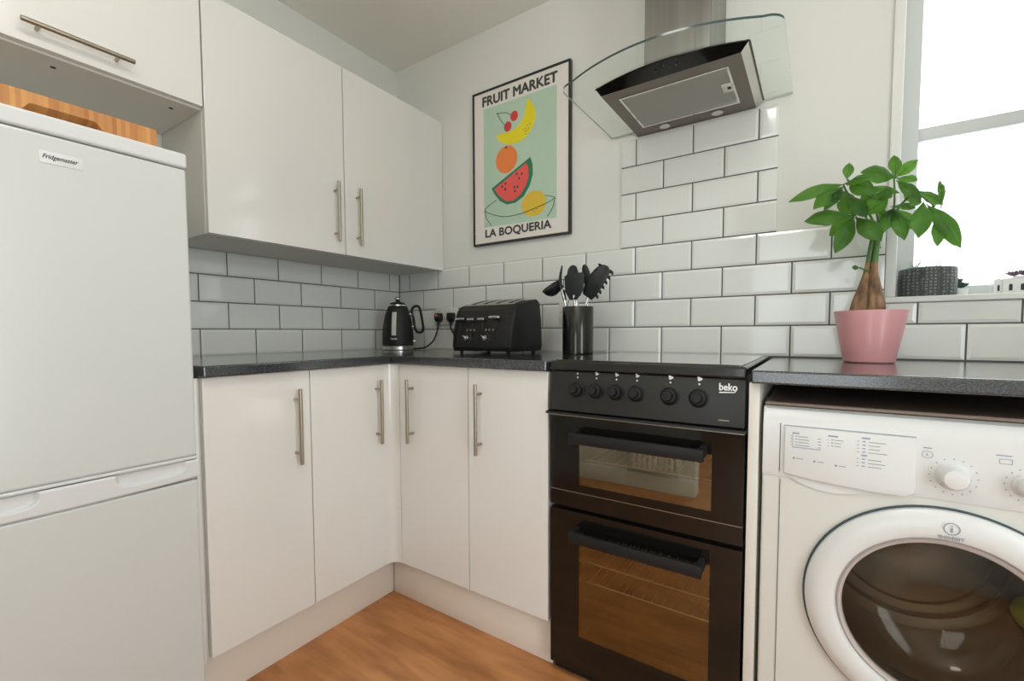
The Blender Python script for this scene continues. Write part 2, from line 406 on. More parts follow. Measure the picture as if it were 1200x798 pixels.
# tiles ------------------------------------------------------------
TP, TV, G = .203, .1015, .0032
def tile(t, u0, u1, z0, z1, f):
    """one bevelled metro tile; f(u,depth,z)->3D; clipped sizes keep a bevel"""
    if u1-u0 < .004 or z1-z0 < .004: return
    b = min(.009, (u1-u0)*.3, (z1-z0)*.3)
    L = []
    for (d, i) in ((.0, 0), (.0050, 0.0006), (.0068, b)):
        L.append([t.verts.new(f(u, d, z)) for u, z in ((u0+i, z0+i), (u1-i, z0+i), (u1-i, z1-i), (u0+i, z1-i))])
    for a, c in zip(L, L[1:]):
        for k in range(4): t.faces.new((a[k], a[(k+1) % 4], c[(k+1) % 4], c[k]))
    t.faces.new(L[-1])
def course(t, row, u_off, umin, umax, zmin, zmax, f):
    z0 = .91+(row-1)*TV+G/2; z1 = .91+row*TV-G/2
    z0, z1 = max(z0, zmin), min(z1, zmax)
    sh = TP/2 if row % 2 else 0
    i = -3
    while True:
        a = u_off+sh+i*TP+G/2; b = u_off+sh+(i+1)*TP-G/2; i += 1
        if a > umax: break
        a2, b2 = max(a, umin), min(b, umax)
        if b2 > a2: tile(t, a2, b2, z0, z1, f)
fb = lambda u, d, z: (u, -d-.0005, z)
fl = lambda u, d, z: (d+.0005, -u, z)
TOPL = .91+4*TV
m = MB(); t = bmesh.new()
for r in (1, 2, 3, 4):
    if r == 1: course(t, r, .0818, .008, RX-.002, .80, 5, fb)
    elif r == 2:
        course(t, r, .0818, .008, 2.037, 0, 5, fb); course(t, r, .0818, 2.0375, RX-.002, 0, 1.072, fb)
    else: course(t, r, .0818, .008, 2.037, 0, 5, fb)
for r in (5, 6, 7, 8): course(t, r, .0818, 1.2415, 1.762, 0, 1.718, fb)
m.merge(t, M_TILE)
m.box(M_GROUT, .001, 2.037, -.0045, 0, .80, TOPL-.001); m.box(M_GROUT, 2.037, RX-.002, -.0045, 0, .80, 1.072)
m.box(M_GROUT, 1.2425, 1.761, -.0045, 0, TOPL-.001, 1.718)
m.build('tile_splashback', wb, ang=8)
m = MB(); t = bmesh.new()
for r in (1, 2, 3, 4): course(t, r, .1748-TP/2, .008, 1.9, 0, 1.3045, fl)
m.merge(t, M_TILE)
m.box(M_GROUT, 0, .0045, -1.9, -.001, .80, 1.3045)
m.build('tile_splashback', wl, ang=8)

# window 1 -----------------------------------------------------------
GY = .15
m = MB()
m.box(M_WINF, 2.061, 2.117, GY-.012, GY+.045, WZ0, WZ1-.001); m.box(M_WINF, 2.86, 2.919, GY-.012, GY+.045, WZ0, WZ1-.001)
m.box(M_WINF, 2.117, 2.86, GY-.012, GY+.045, WZ1-.06, WZ1-.001)
m.box(M_WINF, 2.117, 2.86, GY, GY+.045, WZ0, 1.125, .004)
win = struct(m.build('window_1'))
m = MB(); m.box(M_TRIM, 2.0375, 2.945, -.014, -.0005, 1.073, 1.090, .003); m.box(M_TRIM, 2.0605, 2.9195, -.0005, GY-.0125, 1.0785, 1.090); m.build('window_sill', win)
m = MB(); m.box(M_WINF, 2.117, 2.86, GY, GY+.03, 1.568, 1.606, .003); m.build('lower_sash_rail', win)
m = MB(); m.box(M_WINF, 2.117, 2.86, GY+.031, GY+.05, 1.575, 1.610, .003); m.build('upper_sash_rail', win)
m = MB(); m.box(G_WIN, 2.117, 2.86, GY+.014, GY+.018, 1.125, 1.568); m.build('lower_pane', win)
m = MB(); m.box(G_WIN, 2.117, 2.86, GY+.036, GY+.040, 1.610, WZ1-.06); m.build('upper_pane', win)
m = MB(); m.box(M_TRIM, 2.0375, 2.0625, -.009, -.0005, 1.0905, 2.29, .003); m.box(M_TRIM, 2.0625, 2.93, -.009, -.0005, 2.2505, 2.29, .003)
struct(m.build('trim_1'))

# ------------------------------------------------------------------ cabinets
def bar_v(parent, x, y, z0, z1, face, axis):
    """vertical bar handle standing off a door. axis 'x' -> door faces +x, 'y' -> faces -y"""
    m = MB(); off = .030
    if axis == 'x':
        bx, by = face+off, y
        m.cyl(M_STEEL, (bx, by, z0), (0, 0, 1), .006, z1-z0, 16, bev=.0008)
        for z in (z0+.032, z1-.032): m.cyl(M_STEEL, (face, by, z), (1, 0, 0), .0045, off, 12)
    else:
        face = -face; bx, by = x, face-off
        m.cyl(M_STEEL, (bx, by, z0), (0, 0, 1), .006, z1-z0, 16, bev=.0008)
        for z in (z0+.032, z1-.032): m.cyl(M_STEEL, (bx, face, z), (0, -1, 0), .0045, off, 12)
    return m.build('handle', parent)
DZ0, DZ1 = .145, .8805
DF = .600     # door face distance from the walls
def door_x(parent, y0, y1, z0=DZ0, z1=DZ1, f=DF):
    m = MB(); m.box(M_DOOR, f-.018, f, y0, y1, z0, z1, .0012); return m.build('door', parent)
def door_y(parent, x0, x1, z0=DZ0, z1=DZ1, f=DF):
    m = MB(); m.box(M_DOOR, x0, x1, -f, -f+.018, z0, z1, .0012); return m.build('door', parent)

# left base unit (beside fridge)
c = thing('base_cabinet', 'white gloss base cabinet with one door beside the fridge freezer', 'cabinet', (.3, -1.08, .142))
m = MB(); m.box(M_CARC, .02, .578, -1.238, -.932, .142, .8795); m.build('carcass', c)
d = door_x(c, -1.2275, -.9305); bar_v(d, 0, -.980, .604, .829, DF, 'x')
m = MB(); m.box(M_DOOR, .02, .598, -1.2455, -1.2385, .142, .8795, .001); m.build('end_panel', c)
# corner unit
c = thing('corner_base_cabinet', 'white gloss L-shaped corner base cabinet under the kettle with two doors', 'cabinet', (.4, -.4, .142))
m = MB(); m.prism(M_CARC, [(.02, -.9275, .142), (.578, -.9275, .142), (.578, -.578, .142), (.9525, -.578, .142), (.9525, -.02, .142), (.02, -.02, .142)], (0, 0, .7375)); m.build('carcass', c)
d = door_x(c, -.9275, -.634); bar_v(d, 0, -.6755, .604, .829, DF, 'x')
d = door_y(c, .638, .9535); bar_v(d, .706, 0, .606, .830, DF, 'y')
# concave corner post joining the two doors
pts = []
cx, cy, R1, R2 = .636, -.636, .036, .054
for k in range(13):
    a = PI/2+(PI/2)*k/12
    pts.append((cx+R1*math.cos(a), cy+R1*math.sin(a), DZ0))
pts.append((cx-R2, cy, DZ0)); pts.append((cx-R2, cy+R2, DZ0)); pts.append((cx, cy+R2, DZ0))
m = MB(); m.prism(M_DOOR, pts, (0, 0, DZ1-DZ0)); m.build('corner_post', c)
# right base unit
c = thing('base_cabinet', 'white gloss base cabinet with one door immediately left of the black cooker', 'cabinet', (1.1, -.3, .142))
m = MB(); m.box(M_CARC, .9565, 1.2485, -.578, -.02, .142, .8795); m.build('carcass', c)
d = door_y(c, .9565, 1.2485); bar_v(d, 1.008, 0, .608, .832, DF, 'y')
# plinths
o = MB().box(M_PLINTH, .540, .556, -1.2455, -.566, .0, .1405, .001).build('plinth'); tag(o, 'white plinth board under the left run of base cabinets', 'plinth')
o = MB().box(M_PLINTH, .562, 1.2505, -.572, -.556, .0, .1405, .001).build('plinth'); tag(o, 'white plinth board under the cabinets left of the cooker', 'plinth')
# worktops
def worktop(pts, label):
    m = MB(); m.prism(M_WT, [(x, y, .8825) for x, y in pts], (0, 0, .0295), .004); return tag(m.build('worktop'), label, 'worktop')
worktop([(.009, -1.2315), (.620, -1.2315), (.620, -.6215), (.009, -.6215)], 'dark charcoal speckled worktop on the left wall ending beside the fridge freezer')
worktop([(.009, -.6200), (1.2525, -.6200), (1.2525, -.009), (.009, -.009)], 'dark charcoal speckled worktop along the back wall carrying kettle and toaster')
m = MB(); m.prism(M_WT, [(1.7625, -.009, .879), (3.045, -.009, .879), (3.045, -.620, .879), (1.7625, -.620, .879)], (0, 0, .029), .004)
tag(m.build('worktop'), 'dark charcoal speckled worktop above the washing machine carrying the pink pot', 'worktop')
o = MB().box(M_CARC, 1.7575, 1.7785, -.600, -.02, .0, .8785, .001).build('side_panel'); tag(o, 'narrow cream upright panel between cooker and washing machine', 'panel')

# wall units
WF = .322
def wall_unit(label, y0, y1, z0, z1, side):
    c = thing('wall_cabinet', label, 'wall cabinet', (.15, (y0+y1)/2, z0))
    m = MB(); m.box(M_CARC, .0085 if z0 < 1.4 else .001, WF-.020, y0, y1, z0, z1); m.build('carcass', c)
    m = MB(); m.box(M_DOOR, WF-.018, WF, y0+.0015, y1-.0015, z0+(.0055 if z0 > 1.4 else .0005), z1, .0012)
    return c, m.build('door', c)
c, d = wall_unit('tall white gloss wall cabinet nearest the fridge freezer, handle on its right', -1.081, -.581, 1.3055, 2.033, 1)
bar_v(d, 0, -.6275, 1.349, 1.577, WF, 'x')
for y in (-1.03, -.63): MB().cyl(M_GREYP, (.27, y, 1.3050), (0, 0, 1), .005, .0008, 12).build('screw_cap', c)
c, d = wall_unit('white gloss wall cabinet in the room corner, handle on its left', -.5795, -.0015, 1.3055, 2.033, -1)
bar_v(d, 0, -.5245, 1.349, 1.574, WF, 'x')
c, d = wall_unit('short white gloss bridging cabinet high above the fridge freezer', -1.70, -1.0825, 1.678, 2.033, 0)
m = MB()
m.cyl(M_STEEL, (WF+.030, -1.474, 1.722), (0, 1, 0), .006, .215, 16, bev=.0008)
for y in (-1.442, -1.291): m.cyl(M_STEEL, (WF, y, 1.722), (1, 0, 0), .0045, .03, 12)
m.build('handle', d)
for y in (-1.14, -1.40): MB().cyl(M_BLKM, (.245, y, 1.6774), (0, 0, 1), .006, .0008, 12).build('screw_cap', c)

# ------------------------------------------------------------------ fridge freezer
FX, FY1, FY0 = .620, -1.2495, -1.800
c = thing('fridge_freezer', 'tall white fridge freezer with two doors standing at the left edge', 'fridge', (.33, (FY0+FY1)/2, 0))
m = MB(); m.box(M_FRIDGE, .03, FX-.055, FY0+.003, FY1-.003, .02, 1.388, .003)
for x in (.08, .5):
    for y in (FY0+.05, FY1-.05): m.cyl(M_BLKM, (x, y, 0), (0, 0, 1), .018, .022, 14)
m.build('body', c)
m = MB(); m.box(M_FRTRIM, .03, FX+.002, FY0, FY1, 1.3885, 1.4235, .006, 3); m.build('top_cover', c)
ud = MB(); ud.box(M_FRIDGE, FX-.052, FX-.002, FY0+.001, FY1-.0015, .692, 1.387, .006, 3); ud = ud.build('door', c)
m = MB(); m.box(M_FRTRIM, FX-.040, FX, FY0, FY1-.001, .6845, .6915, .002); m.build('door_edge_trim', ud)
ld = MB(); ld.box(M_FRIDGE, FX-.052, FX-.002, FY0+.001, FY1-.0015, .06, .632, .006, 3); ld = ld.build('door', c)
# handle band with two scooped finger grips
m = MB(); t = bmesh.new()
NY, NZ = 220, 36
zb = lambda y: .638-.006*(1-((y-(FY0+FY1)/2)/((FY1-FY0)/2))**2)
def scoop(y, s):
    d = 0
    for c0, hw in ((-1.345, .068), (-1.600, .068)):
        e = abs(y-c0)/hw
        if e < 1: lim = .34+.50*(1-(1-e**4)**.5) if e > 0 else .34
        else: continue
        k = (s-lim)/.10
        d = max(d, min(1, max(0, k))*min(1, (1-e)/.10))
    return d
g = []
for j in range(NZ+1):
    row = []
    for i in range(NY+1):
        y = FY0+(FY1-.001-FY0)*i/NY; s = j/NZ; z = zb(y)+(.6825-zb(y))*s
        x = FX+.0015-.010*scoop(y, s)-.004*max(0, abs(s-.5)*2-.85)/.15
        row.append(t.verts.new((x, y, z)))
    g.append(row)
for j in range(NZ):
    for i in range(NY): t.faces.new((g[j][i], g[j][i+1], g[j+1][i+1], g[j+1][i]))
m.merge(t, M_FRTRIM)
m.box(M_FRTRIM, FX-.050, FX-.012, FY0, FY1-.001, .633, .6795)
m.build('handle_band', ld, ang=50, recalc=False)
m = MB(); m.box(M_WPL, FX-.002, FX-.001, -1.506, -1.441, 1.330, 1.354, .0004); bd = m.build('badge', ud)
m = MB(); m.text(M_BLACKP, 'Fridgemaster', .011, LT(FX-.0008, -1.501, 1.337), width=.053, shear=.35, bold=.0002); m.build('lettering', bd)
# chopping board
m = MB(); t = bmesh.new()
y0, y1, z0, z1 = -1.66, -1.3035, 1.4245, 1.4665
NYb = 90
vs = []
prof = []
for i in range(NYb+1):
    y = y0+(y1-y0)*i/NYb
    e = abs(y+1.462)/.062
    gdep = 1 if e < .8 else max(0, (1-e)/.2)
    vs.append((y, gdep))
rings = []
for y, gd in vs:
    rings.append([t.verts.new((x, y, z)) for x, z in ((.30, z0), (.30, z1), (.600, z1), (.602, z1-.003), (.602, z0+.004+.016*gd), (.602-.022*gd, z0+.002+.010*gd), (.602-.024*gd, z0+.001), )])
for a, b in zip(rings, rings[1:]):
    for k in range(7): t.faces.new((a[k], a[(k+1) % 7], b[(k+1) % 7], b[k]))
t.faces.new(rings[0]); t.faces.new(list(reversed(rings[-1])))
m.merge(t, M_BAMBOO)
tag(m.build('chopping_board', ang=30), 'thick striped bamboo chopping board lying on top of the fridge freezer', 'chopping board')

# ------------------------------------------------------------------ cooker
CX0, CX1, CF = 1.257, 1.7525, -.600
c = thing('cooker', 'black freestanding electric cooker with double oven, six knobs and ceramic hob', 'cooker', ((CX0+CX1)/2, -.3, 0))
m = MB()
m.box(M_BLK, CX0+.001, CX0+.012, -.575, -.03, .02, .885); m.box(M_BLK, CX1-.012, CX1-.001, -.575, -.03, .02, .885)
m.box(M_BLK, CX0+.012, CX1-.012, -.06, -.03, .02, .885); m.box(M_BLK, CX0+.012, CX1-.012, -.575, -.06, .02, .07)
m.box(M_BLK, CX0+.012, CX1-.012, -.575, -.06, .49, .52); m.box(M_BLK, CX0+.012, CX1-.012, -.575, -.06, .745, .885)
m.box(M_DGREY, CX0+.0125, CX0+.06, -.570, -.0605, .0705, .4895); m.box(M_DGREY, CX1-.06, CX1-.0125, -.570, -.0605, .0705, .4895)
m.box(M_DGREY, CX0+.0125, CX0+.06, -.570, -.0605, .5205, .7445); m.box(M_DGREY, CX1-.06, CX1-.0125, -.570, -.0605, .5205, .7445)
m.box(M_DGREY, CX0+.06, CX1-.06, -.13, -.0605, .0705, .4895); m.box(M_DGREY, CX0+.06, CX1-.06, -.13, -.0605, .5205, .7445)
m.box(M_BLKM, CX0+.004, CX1-.004, -.572, -.05, .0, .02)
m.build('body', c)
# hob
m = MB(); m.box(M_BLK, CX0, CX1, -.604, -.010, .8862, .9130, .005, 3); hb = m.build('hob_frame', c)
m = MB(); m.box(M_HOB, CX0+.012, CX1-.012, -.588, -.030, .9128, .9160, .001); m.build('hob_glass', hb)
# slanted control panel
m = MB()
pp = [(CX0+.002, -.597, .8845), (CX0+.002, -.612, .776), (CX0+.002, -.578, .776), (CX0+.002, -.578, .8845)]
m.prism(M_PANEL, pp, (CX1-CX0-.004, 0, 0), .0015); pan = m.build('control_panel', c)
def pan_y(z): return -.597-(.8845-z)*(.015/.1085)
nrm = Vector((0, -1, .138)).normalized()
for i, (kx, r) in enumerate(((1.342, .0185), (1.397, .0185), (1.452, .0185), (1.506, .0185), (1.588, .0195), (1.654, .0195))):
    p = Vector((kx, pan_y(.836), .836))
    m = MB(); M = Matrix.Translation(p) @ nrm.to_track_quat('Z', 'Y').to_matrix().to_4x4()
    m.lathe(M_BLKM, [(0, 0), (r+.003, 0), (r+.003, .003), (r, .005), (r, .013), (r-.003, .017), (r*.62, .018), (r*.60, .030), (r*.54, .033), (0, .034)], 36, M)
    kn = m.build('knob', pan)
    m = MB()
    m.cyl(M_WHITEP, (kx, pan_y(.869)-.0012, .869), nrm, .0022, .0006, 12)
    # burner symbol : small clusters
    for a, b in ((0, 0), (.004, .002), (-.001, .005))[:3 if i > 0 else 1]:
        m.cyl(M_WHITEP, (kx+a-.001, pan_y(.881)-.0012, .879+b), nrm, .0022 if i < 4 else .0032, .0006, 12)
    m.build('knob_marking', pan)
m = MB()
MT = Matrix.Translation((1.697, pan_y(.858)-.0008, .858)) @ Matrix.Rotation(math.radians(90-7.9), 4, 'X')
m.text(M_WHITEP, 'beko', .016, MT, width=.037, bold=.0006)
m.prism(M_WHITEP, [(1.697, pan_y(.853)-.0008, .8545), (1.697, pan_y(.851)-.0008, .8515), (1.729, pan_y(.853)-.0008, .8535), (1.733, pan_y(.857)-.0008, .8575), (1.7315, pan_y(.857)-.0008, .8575), (1.728, pan_y(.855)-.0008, .8555)], (0, -.0003, 0))
m.build('logo', pan); m = MB()
m.box(M_STEEL, 1.698, 1.720, pan_y(.790)-.0012, pan_y(.790)+.0005, .789, .7915)
m.build('model_mark', pan)
m = MB(); m.prism(M_BLKM, [(CX0-.004, -.618, .771), (CX0-.004, -.622, .766), (CX0-.004, -.590, .764), (CX0-.004, -.590, .774)], (CX1-CX0+.006, 0, 0)); m.box(M_STEEL, CX0+.004, CX1, -.6205, -.612, .7635, .7655); m.build('vent_strip', c)
def oven_door(z0, z1, wz0, wz1, hz, gl, lineframe):
    wx0, wx1 = 1.346, 1.684
    m = MB()
    for a in ((CX0+.001, wx0, z0, z1), (wx1, CX1-.001, z0, z1), (wx0, wx1, z0, wz0), (wx0, wx1, wz1, z1)):
        m.box(M_BLKG, a[0], a[1], CF, CF+.022, a[2], a[3])
    d = m.build('oven_door', c)
    m = MB(); m.box(gl, wx0+.0003, wx1-.0003, CF+.001, CF+.004, wz0+.0003, wz1-.0003); m.build('window', d)
    # handle: boxed rail on two returns
    m = MB()
    m.box(M_BLKM, 1.338, 1.674, -.652, -.640, hz-.015, hz+.014, .002)
    m.box(M_BLKM, 1.338, 1.352, -.640, CF-.0003, hz-.008, hz+.014, .001); m.box(M_BLKM, 1.660, 1.674, -.640, CF-.0003, hz-.008, hz+.014, .001)
    m.box(M_BLKM, 1.352, 1.660, -.640, CF-.0003, hz-.014, hz-.010)
    m.build('handle', d)
    if lineframe: m = MB(); m.box(M_STEEL, CX0+.001, CX1-.001, CF-.0012, CF, .5465, .5485); m.build('trim_line', d)
    return d
oven_door(.503, .762, .570, .705, .711, G_GRILL, True)
oven_door(.034, .491, .135, .440, .4405, G_OVEN, False)
def rack(z, name='oven_rack'):
    m = MB()
    m.tube(M_RACK, [(1.325, -.50, z), (1.686, -.50, z)], .0022, 8); m.tube(M_RACK, [(1.325, -.16, z), (1.686, -.16, z)], .0022, 8)
    for i in range(14): x = 1.335+i*.0265; m.tube(M_RACK, [(x, -.503, z+.003), (x, -.157, z+.003)], .0013, 6)
    return m.build(name, c)
rack(.614); rack(.303); rack(.243)

# ------------------------------------------------------------------ washing machine
WX, WF2 = 1.7865, -.600
WXR = WX+.595
c = thing('washing_machine', 'white front-loading washing machine under the right worktop', 'washing machine', (WX+.2975, -.33, 0))
m = MB()
# body front with round opening
CXW, CZW, RO = 2.083, .449, .200
t = bmesh.new()
N = 72; ri = []; ro = []; zb0, zt0 = .06, .688
for k in range(N):
    a = 2*PI*k/N; ca, sa = math.cos(a), math.sin(a)
    ri.append(t.verts.new((CXW+RO*ca, WF2+.004, CZW+RO*sa)))
    # intersect ray with rectangle
    sx = ((WXR-.003) - CXW)/ca if ca > 1e-6 else ((WX+.003)-CXW)/ca if ca < -1e-6 else 1e9
    sz = (zt0-CZW)/sa if sa > 1e-6 else (zb0-CZW)/sa if sa < -1e-6 else 1e9
    s = min(sx, sz); ro.append(t.verts.new((CXW+s*ca, WF2+.004, CZW+s*sa)))
xl, xr = WX+.003, WXR-.003
for k in range(N):
    p, q = ro[k], ro[(k+1) % N]
    ex = abs(p.co.x-q.co.x) > 1e-5 and abs(p.co.z-q.co.z) > 1e-5
    f = [ri[k], ri[(k+1) % N], q]
    if ex: f.append(t.verts.new((xl if p.co.x < CXW else xr, WF2+.004, zb0 if p.co.z < CZW else zt0)))
    t.faces.new(f+[p])
m.merge(t, M_WBODY)
m.box(M_WBODY, WX, WX+.0045, WF2+.006, -.04, .02, .8275, .002); m.box(M_WBODY, WXR-.0045, WXR, WF2+.006, -.04, .02, .8275, .002)
m.box(M_WBODY, WX+.0045, WXR-.0045, -.045, -.04, .02, .825); m.box(M_WBODY, WX+.0045, WXR-.0045, WF2+.01, -.045, .02, .03)
m.box(M_WBODY, WX+.003, WXR-.003, WF2+.004, WF2+.008, .02, zb0)
for x in (WX+.05, WXR-.05):
    for y in (-.54, -.09): m.cyl(M_BLKM, (x, y, 0), (0, 0, 1), .02, .021, 14)
body = m.build('body', c)
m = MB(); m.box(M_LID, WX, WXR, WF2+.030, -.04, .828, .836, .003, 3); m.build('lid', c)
# side strip seam at left
m = MB(); m.box(M_SEAL, WX+.0335, WX+.0347, WF2+.0025, WF2+.004, .06, .672); m.build('seam', c)
# fascia with rounded top edge
pr_ = [(WF2+.002, .678), (WF2-.002, .690), (WF2-.0025, .785), (WF2-.001, .797), (WF2+.004, .812), (WF2+.014, .8235), (WF2+.029, .8275), (WF2+.029, .678)]
m = MB(); m.prism(M_WPL, [(WX+.0005, y, z) for y, z in pr_], (.594, 0, 0)); fa = m.build('control_fascia', c, ang=25)
m = MB(); m.box(M_SEAL, 1.8185, 1.8200, WF2-.0030, WF2+.001, .690, .795); m.box(M_GREYP, 1.826, 2.038, WF2-.0031, WF2, .7915, .7925); m.build('fascia_seam', fa)
# detergent drawer
pts = [(1.8275, .7905), (1.8275, .690), (1.860, .684), (1.92, .679), (1.98, .676), (2.025, .677), (2.036, .684), (2.0385, .694), (2.0385, .7905)]
m = MB(); m.prism(M_WPL, [(x, WF2-.0065, z) for x, z in pts], (0, .004, 0), .001); dr = m.build('detergent_drawer', fa)
m = MB(); rnd = random.Random(3)
def printed(x, z, w, h=.0014, mat=M_GREYP): m.box(mat, x, x+w, WF2-.00685, WF2-.0066, z, z+h)
yy = WF2-.0068
printed(1.8415, .7465, .049, .0016, M_BLUEP); m.box(M_BLUEP, 1.8415, 1.8425, yy, WF2-.0066, .748, .776)
printed(1.8415, .776, .012, .003, M_BLUEP)
for k in range(4):
    z = .770-.0062*k
    printed(1.847, z, .0025, .002); printed(1.851, z, .016+.008*rnd.random()); printed(1.886, z-.001, .005, .0016); printed(1.8385, z, .0018, .0018)
printed(1.903, .777, .016, .003, M_BLUEP)
for k in range(3): z = .770-.0062*k; printed(1.902, z, .002); printed(1.908, z, .004, .002); printed(1.914, z, .010+.008*rnd.random())
printed(1.957, .7795, .013, .003, M_BLUEP)
for k in range(8):
    z = .773-.0070*k
    if k == 4: printed(1.957, z, .009, .003, M_BLUEP); continue
    printed(1.950, z, .003); printed(1.958, z, .005, .0022, M_BLUEP); printed(1.968, z, .014+.014*rnd.random())
for x, z in ((1.842, .724), (1.878, .722), (1.914, .719)): m.cyl(M_GREYP, (x+.003, yy+.0003, z), (0, -1, 0), .0022, .0003, 12); printed(x+.008, z-.0007, .011)
m.build('printed_guide', dr)
# grip scoop below drawer
m = MB()
sc = [(1.833, .683)]
for k in range(15):
    u = k/14; sc.append((1.833+.150*u, .683-.007*u-.020*math.sin(PI*min(1, u*1.05))**.8 if u < .95 else .676))
m.prism(M_WPL, [(x, WF2+.0005, z) for x, z in sc], (0, .004, 0)); m.build('drawer_grip', fa)
def dial(x, z, r):
    m = MB(); M = Matrix.Translation((x, WF2-.0025, z)) @ Vector((0, -1, 0)).to_track_quat('Z', 'Y').to_matrix().to_4x4()
    m.lathe(M_WPL, [(r+.004, 0), (r+.003, .003), (r, .006), (r-.001, .020), (r-.004, .025), (r*.5, .0265), (0, .027)], 40, M)
    k = m.build('dial', fa); m = MB()
    for i in range(16):
        a = 2*PI*i/16; m.cyl(M_GREYP, (x+(r+.012)*math.cos(a), WF2-.0026, z+(r+.012)*math.sin(a)), (0, -1, 0), .0011, .0003, 8)
    m.build('dial_marking', fa)
dial(2.090, .7255, .0205); dial(2.183, .7255, .0165)
dial2 = None
m = MB()
m.box(M_GREYP, 2.048, 2.060, WF2-.0028, WF2-.0024, .773, .7748)
M0 = Matrix.Translation((2.054, WF2-.0025, .7615)) @ Vector((0, -1, 0)).to_track_quat('Z', 'Y').to_matrix().to_4x4()
m.lathe(M_GREYP, [(.0062, 0), (.0070, 0), (.0070, .0004), (.0062, .0004), (.0062, 0)], 24, M0, sx=1.15)
m.text(M_BLUEP, 'A', .006, FT(2.0515, WF2-.0027, .7585))
m.build('fascia_print', fa); m = MB()
m.box(M_BLUEP, 2.143, 2.162, WF2-.0028, WF2-.0024, .773, .7748)
for a in ((2.147, 2.163, .7672, .7680), (2.147, 2.163, .7592, .7600), (2.147, 2.1478, .7592, .768), (2.1622, 2.163, .7592, .768)): m.box(M_GREYP, a[0], a[1], WF2-.0028, WF2-.0024, a[2], a[3])
m.build('fascia_print', fa)
# porthole door
MD = Matrix.Translation((CXW, WF2+.004, CZW)) @ Vector((0, -1, 0)).to_track_quat('Z', 'Y').to_matrix().to_4x4()
m = MB(); m.lathe(M_SEAL, [(.200, -.001), (.2165, -.001), (.2165, .0035), (.200, .0035), (.200, -.001)], 96, MD); m.build('door_seal', c)
m = MB(); m.lathe(M_WPL, [(.200, .0036), (.2128, .004), (.2122, .012), (.205, .019), (.190, .024), (.172, .0255), (.163, .022), (.160, .016), (.1585, .004), (.200, .0036)], 96, MD); dd = m.build('porthole_door', c)
m = MB(); m.lathe(M_PINKRIM, [(.160, .013), (.156, .018), (.151, .016), (.1485, .006), (.1585, .004)], 96, MD); m.build('inner_ring', dd)
m = MB(); m.lathe(G_WM, [(.1490, .008), (.140, -.012), (.128, -.040), (.110, -.062), (.080, -.078), (.040, -.086), (.0, -.088)], 72, MD); m.build('door_glass', dd)
m = MB(); m.lathe(G_WM, [(.1492, .012), (.10, .017), (.05, .019), (0, .0195)], 72, MD); m.build('door_glass_cover', dd)
m = MB()
m.lathe(M_GREYP, [(.0098, 0), (.0112, 0), (.0112, .0004), (.0098, .0004), (.0098, 0)], 32, Matrix.Translation((2.088, WF2-.0216, .6345)) @ Vector((0, -1, 0)).to_track_quat('Z', 'Y').to_matrix().to_4x4())
m.box(M_GREYP, 2.0870, 2.0890, -.6225, WF2-.0215, .6285, .6365); m.box(M_GREYP, 2.0870, 2.0890, -.6225, WF2-.0215, .6385, .6405)
m.text(M_GREYP, 'INDESIT', .0056, FT(2.071, -.6222, .6150), width=.034, bold=.00018)
m.build('lettering', dd)
# drum
m = MB()
MDr = Matrix.Translation((CXW, WF2+.004, CZW)) @ Vector((0, 1, 0)).to_track_quat('Z', 'Y').to_matrix().to_4x4()
m.lathe(M_SEAL, [(.200, .002), (.185, .02), (.170, .05), (.172, .075)], 72, MDr)
m.lathe(M_DRUM, [(.172, .075), (.180, .085), (.232, .10), (.238, .14), (.238, .37), (.225, .40), (.12, .385), (.06, .40), (0, .40)], 72, MDr)
for k in range(3):
    a = 2*PI*k/3+.5
    R = Matrix.Translation((CXW, 0, CZW)) @ Matrix.Rotation(a, 4, 'Y')
    m.prism(M_DRUM, [(.238, -.48, -.03), (.195, -.48, 0), (.238, -.48, .03)], (0, .26, 0), .004) if False else None
    t = bmesh.new()
    vs = [t.verts.new(p) for p in ((.237, -.49, -.035), (.190, -.47, 0), (.237, -.49, .035), (.237, -.23, -.035), (.190, -.25, 0), (.237, -.23, .035))]
    for f in ((0, 1, 4, 3), (1, 2, 5, 4), (0, 2, 1), (3, 4, 5)): t.faces.new([vs[i] for i in f])
    m.merge(t, M_DRUM, R)
for rr in (.15, .185): m.lathe(M_DRUM, [(rr, .388), (rr+.004, .382), (rr+.008, .388)], 60, MDr)
m.build('drum', c, ang=30)
m = MB(); m.sphere(M_LIME, (2.190, -.575, .452), .0001) if False else None
o = MB().sphere(M_LIME, (2.229, -.478, .452), .028, (1, 1, 1.15)).build('dosing_ball')
tag(o, 'small lime green object inside the washing machine drum', 'laundry ball')

# ------------------------------------------------------------------ cooker hood
c = thing('cooker_hood', 'stainless steel chimney cooker hood with curved clear glass canopy', 'cooker hood', (1.5, 0, 1.72))
m = MB()
ZB, ZG = 1.7235, 1.7405
def arc(n, x0, x1, y_end, y_mid):
    return [(x0+(x1-x0)*k/n, y_end+(y_mid-y_end)*(1-((2*k/n)-1)**2)) for k in range(n+1)]
t = bmesh.new()
bot = [(1.307, -.008), (1.307, -.368), (1.696, -.368), (1.696, -.008)]
fr_bot = [(1.307+.389*k/20, -.368) for k in range(21)]
fr_top = arc(20, 1.297, 1.718, -.386, -.428)
m2 = MB()
